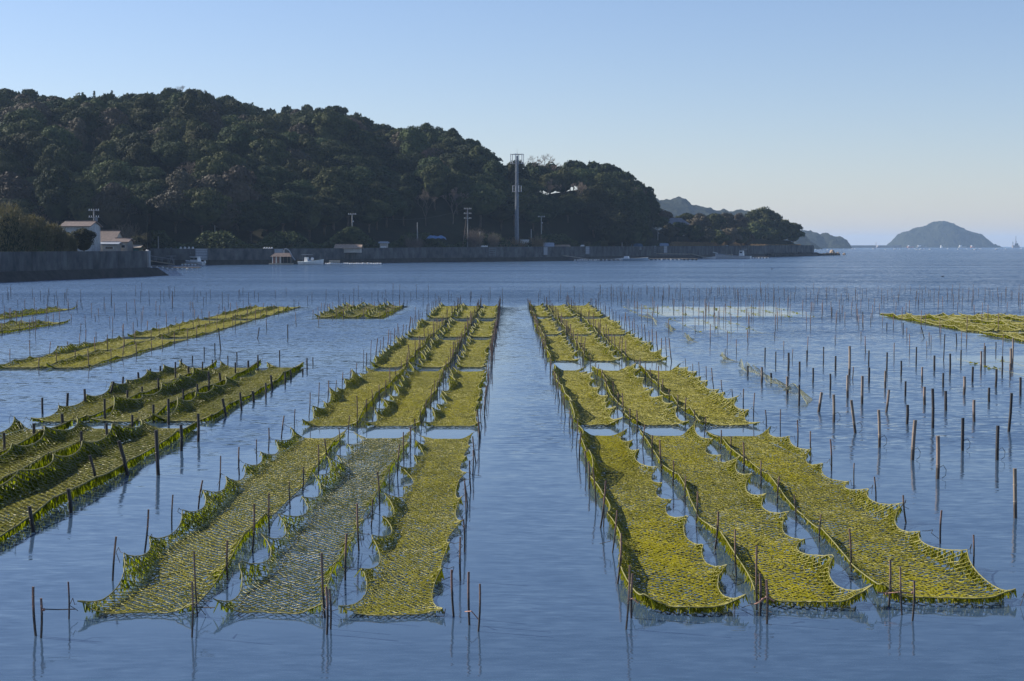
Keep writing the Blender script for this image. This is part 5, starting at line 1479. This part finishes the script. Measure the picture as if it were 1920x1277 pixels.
# rods standing along the far strips
for (a, y0, y1) in ((-19.05, 60, 122), (-17.2, 60, 122), (-15.45, 60, 122), (-25.8, 76, 97), (-27.4, 76, 97), (-31.0, 97, 118), (-12.5, 103, 124), (-10.95, 103, 124), (-9.4, 103, 124), (-7.9, 103, 124)):
    for y in np.arange(y0, y1, 2.6): rods.append((a + rnd.gauss(0, .06), y + rnd.gauss(0, .2), rnd.uniform(.4, .8), rnd.gauss(0, .04), rnd.gauss(0, .03)))
rods = [q for q in rods if abs(q[0] / q[1] * 3100) < 1010]
rods.sort(key=lambda q: q[1])
RM = [pole_mesh('thin_rod', .017, M_STAKE, 90 + i, 5, 3) for i in range(4)]
for i, (x, y, h, la, lb) in enumerate(rods):
    if i < 290:
        sd_ = 'right of the right block' if x > 6 else ('behind the net blocks' if y > 124 and x > -16 else 'among the far left net strips')
        put_pole(rnd.choice(RM), 'thin_rod', x, y, h, la, lb, f'thin upright rod standing in the water {sd_}', f'thin rods {sd_}', 'rod', rnd.uniform(.85, 1.2))
poles_stuff(rods[290:], .019, 'distant_rods', M_STAKE, 'crowd of hair thin rods standing in the farthest water')
print('rods', len(rods), 'stakes', len(STAKES))

# --------------- torn scraps of fine netting hung along a line of posts
def scrap(x, y0, y1, h, seed, lab, peaks=3):
    q = np.random.default_rng(seed); n = 26; m = 7
    u = np.linspace(0, 1, n); top = .10 + (h - .10) * np.abs(np.sin(u * math.pi * peaks)) ** 1.5
    P = np.zeros((n, m, 3))
    for j in range(m):
        v = j / (m - 1); P[:, j, 0] = .25 * v * np.sin(u * 5 + seed) + .3 * v; P[:, j, 1] = u * (y1 - y0) + q.normal(0, .04, n); P[:, j, 2] = top * (1 - v) + .01
    A, B = [], []
    for i in range(n - 1):
        for j in range(m):
            if j < m - 1: A += [P[i, j], P[i, j + 1]]; B += [P[i + 1, j + 1], P[i + 1, j]]
            if j == 0: A.append(P[i, 0]); B.append(P[i + 1, 0])
    V, Fq = seg_prisms(np.array(A), np.array(B), .005)
    o = np_obj('net_scrap', V, Fq, M_PALEROPE); o.location = (x, y0, 0); tag(o, lab, 'net')
for i, (y0, y1, h, x) in enumerate([(46.5, 50.5, .45, 8.3), (51.5, 54.5, .3, 8.35), (56, 60.5, .42, 8.3), (64, 66, .3, 8.3), (77, 80, .35, 8.3), (86, 90, .4, 8.3), (94, 104, .45, 8.2)]):
    scrap(x, y0, y1, h, i + 5, f'torn pale netting scrap, {ordn(i)} from the front, on the post line beside the right block', 1 + i % 3)

# --------------- corner ropes at the near ends
def rope(pts_, lab, r=.007, m=M_STRING, knots=()):
    a = Vector(pts_[0]); o = MB().tube([Vector(p) - a for p in pts_], r, 5).build('mooring_rope', m, None, a); tag(o, lab, 'rope')
    for k in knots:
        MB().ball(Vector(k) - a, .02, 6, 4).build('knot', M_PINK, o)
def gp(px, py, z): return tuple(gnd(px, py, z))
rope([gp(78, 1142, .33), gp(110, 1143, .29), gp(142, 1142, .3)], 'rope from the outermost stakes to the near left corner of the left block', knots=[gp(82, 1143, .33)])
rope([gp(361, 1138, .33), gp(380, 1139, .28), gp(402, 1139, .3)], 'rope from the near end stake to the middle net of the left block')
rope([gp(872, 1147, .15), gp(884, 1146, .2), gp(898, 1162, .1)], 'pinkish rope tying the near right corner of the left block to its outer stake', m=M_PINK)
rope([gp(1178, 1125, .22), gp(1186, 1122, .25), gp(1197, 1131, .2)], 'knotted rope holding the near left corner of the right block', m=M_PINK, knots=[gp(1180, 1124, .24)])
rope([gp(1415, 1133, .2), gp(1425, 1128, .24), gp(1437, 1119, .27), gp(1452, 1128, .22)], 'pink rope joining the first two nets of the right block at the twin stakes', r=.011, m=M_PINK, knots=[gp(1430, 1124, .25), gp(1437, 1120, .27)])
rope([gp(1645, 1111, .2), gp(1665, 1112, .19), gp(1688, 1110, .22), gp(1712, 1113, .2)], 'rope with pale knots joining the last two nets of the right block', r=.008, m=M_PINK, knots=[gp(1662, 1113, .19), gp(1711, 1111, .21)])

# ================================================================== HAZE
hz = MB(); hz.box((0, 6500, 44), (29500, 16000, 92.0)); h_ = hz.build('haze', [], None)
hm = bpy.data.materials.new('sea_haze'); hm.use_nodes = True
nt = hm.node_tree; nt.nodes.remove(nt.nodes['Principled BSDF'])
pv = nt.nodes.new('ShaderNodeVolumePrincipled'); pv.inputs['Color'].default_value = (0.52, 0.73, 1.0, 1); pv.inputs['Density'].default_value = 0.00009
pv.inputs['Anisotropy'].default_value = 0.1
nt.links.new(pv.outputs[0], nt.nodes['Material Output'].inputs['Volume'])
h_.data.materials.append(hm); tag(h_, 'thin bluish sea haze', kind='stuff')
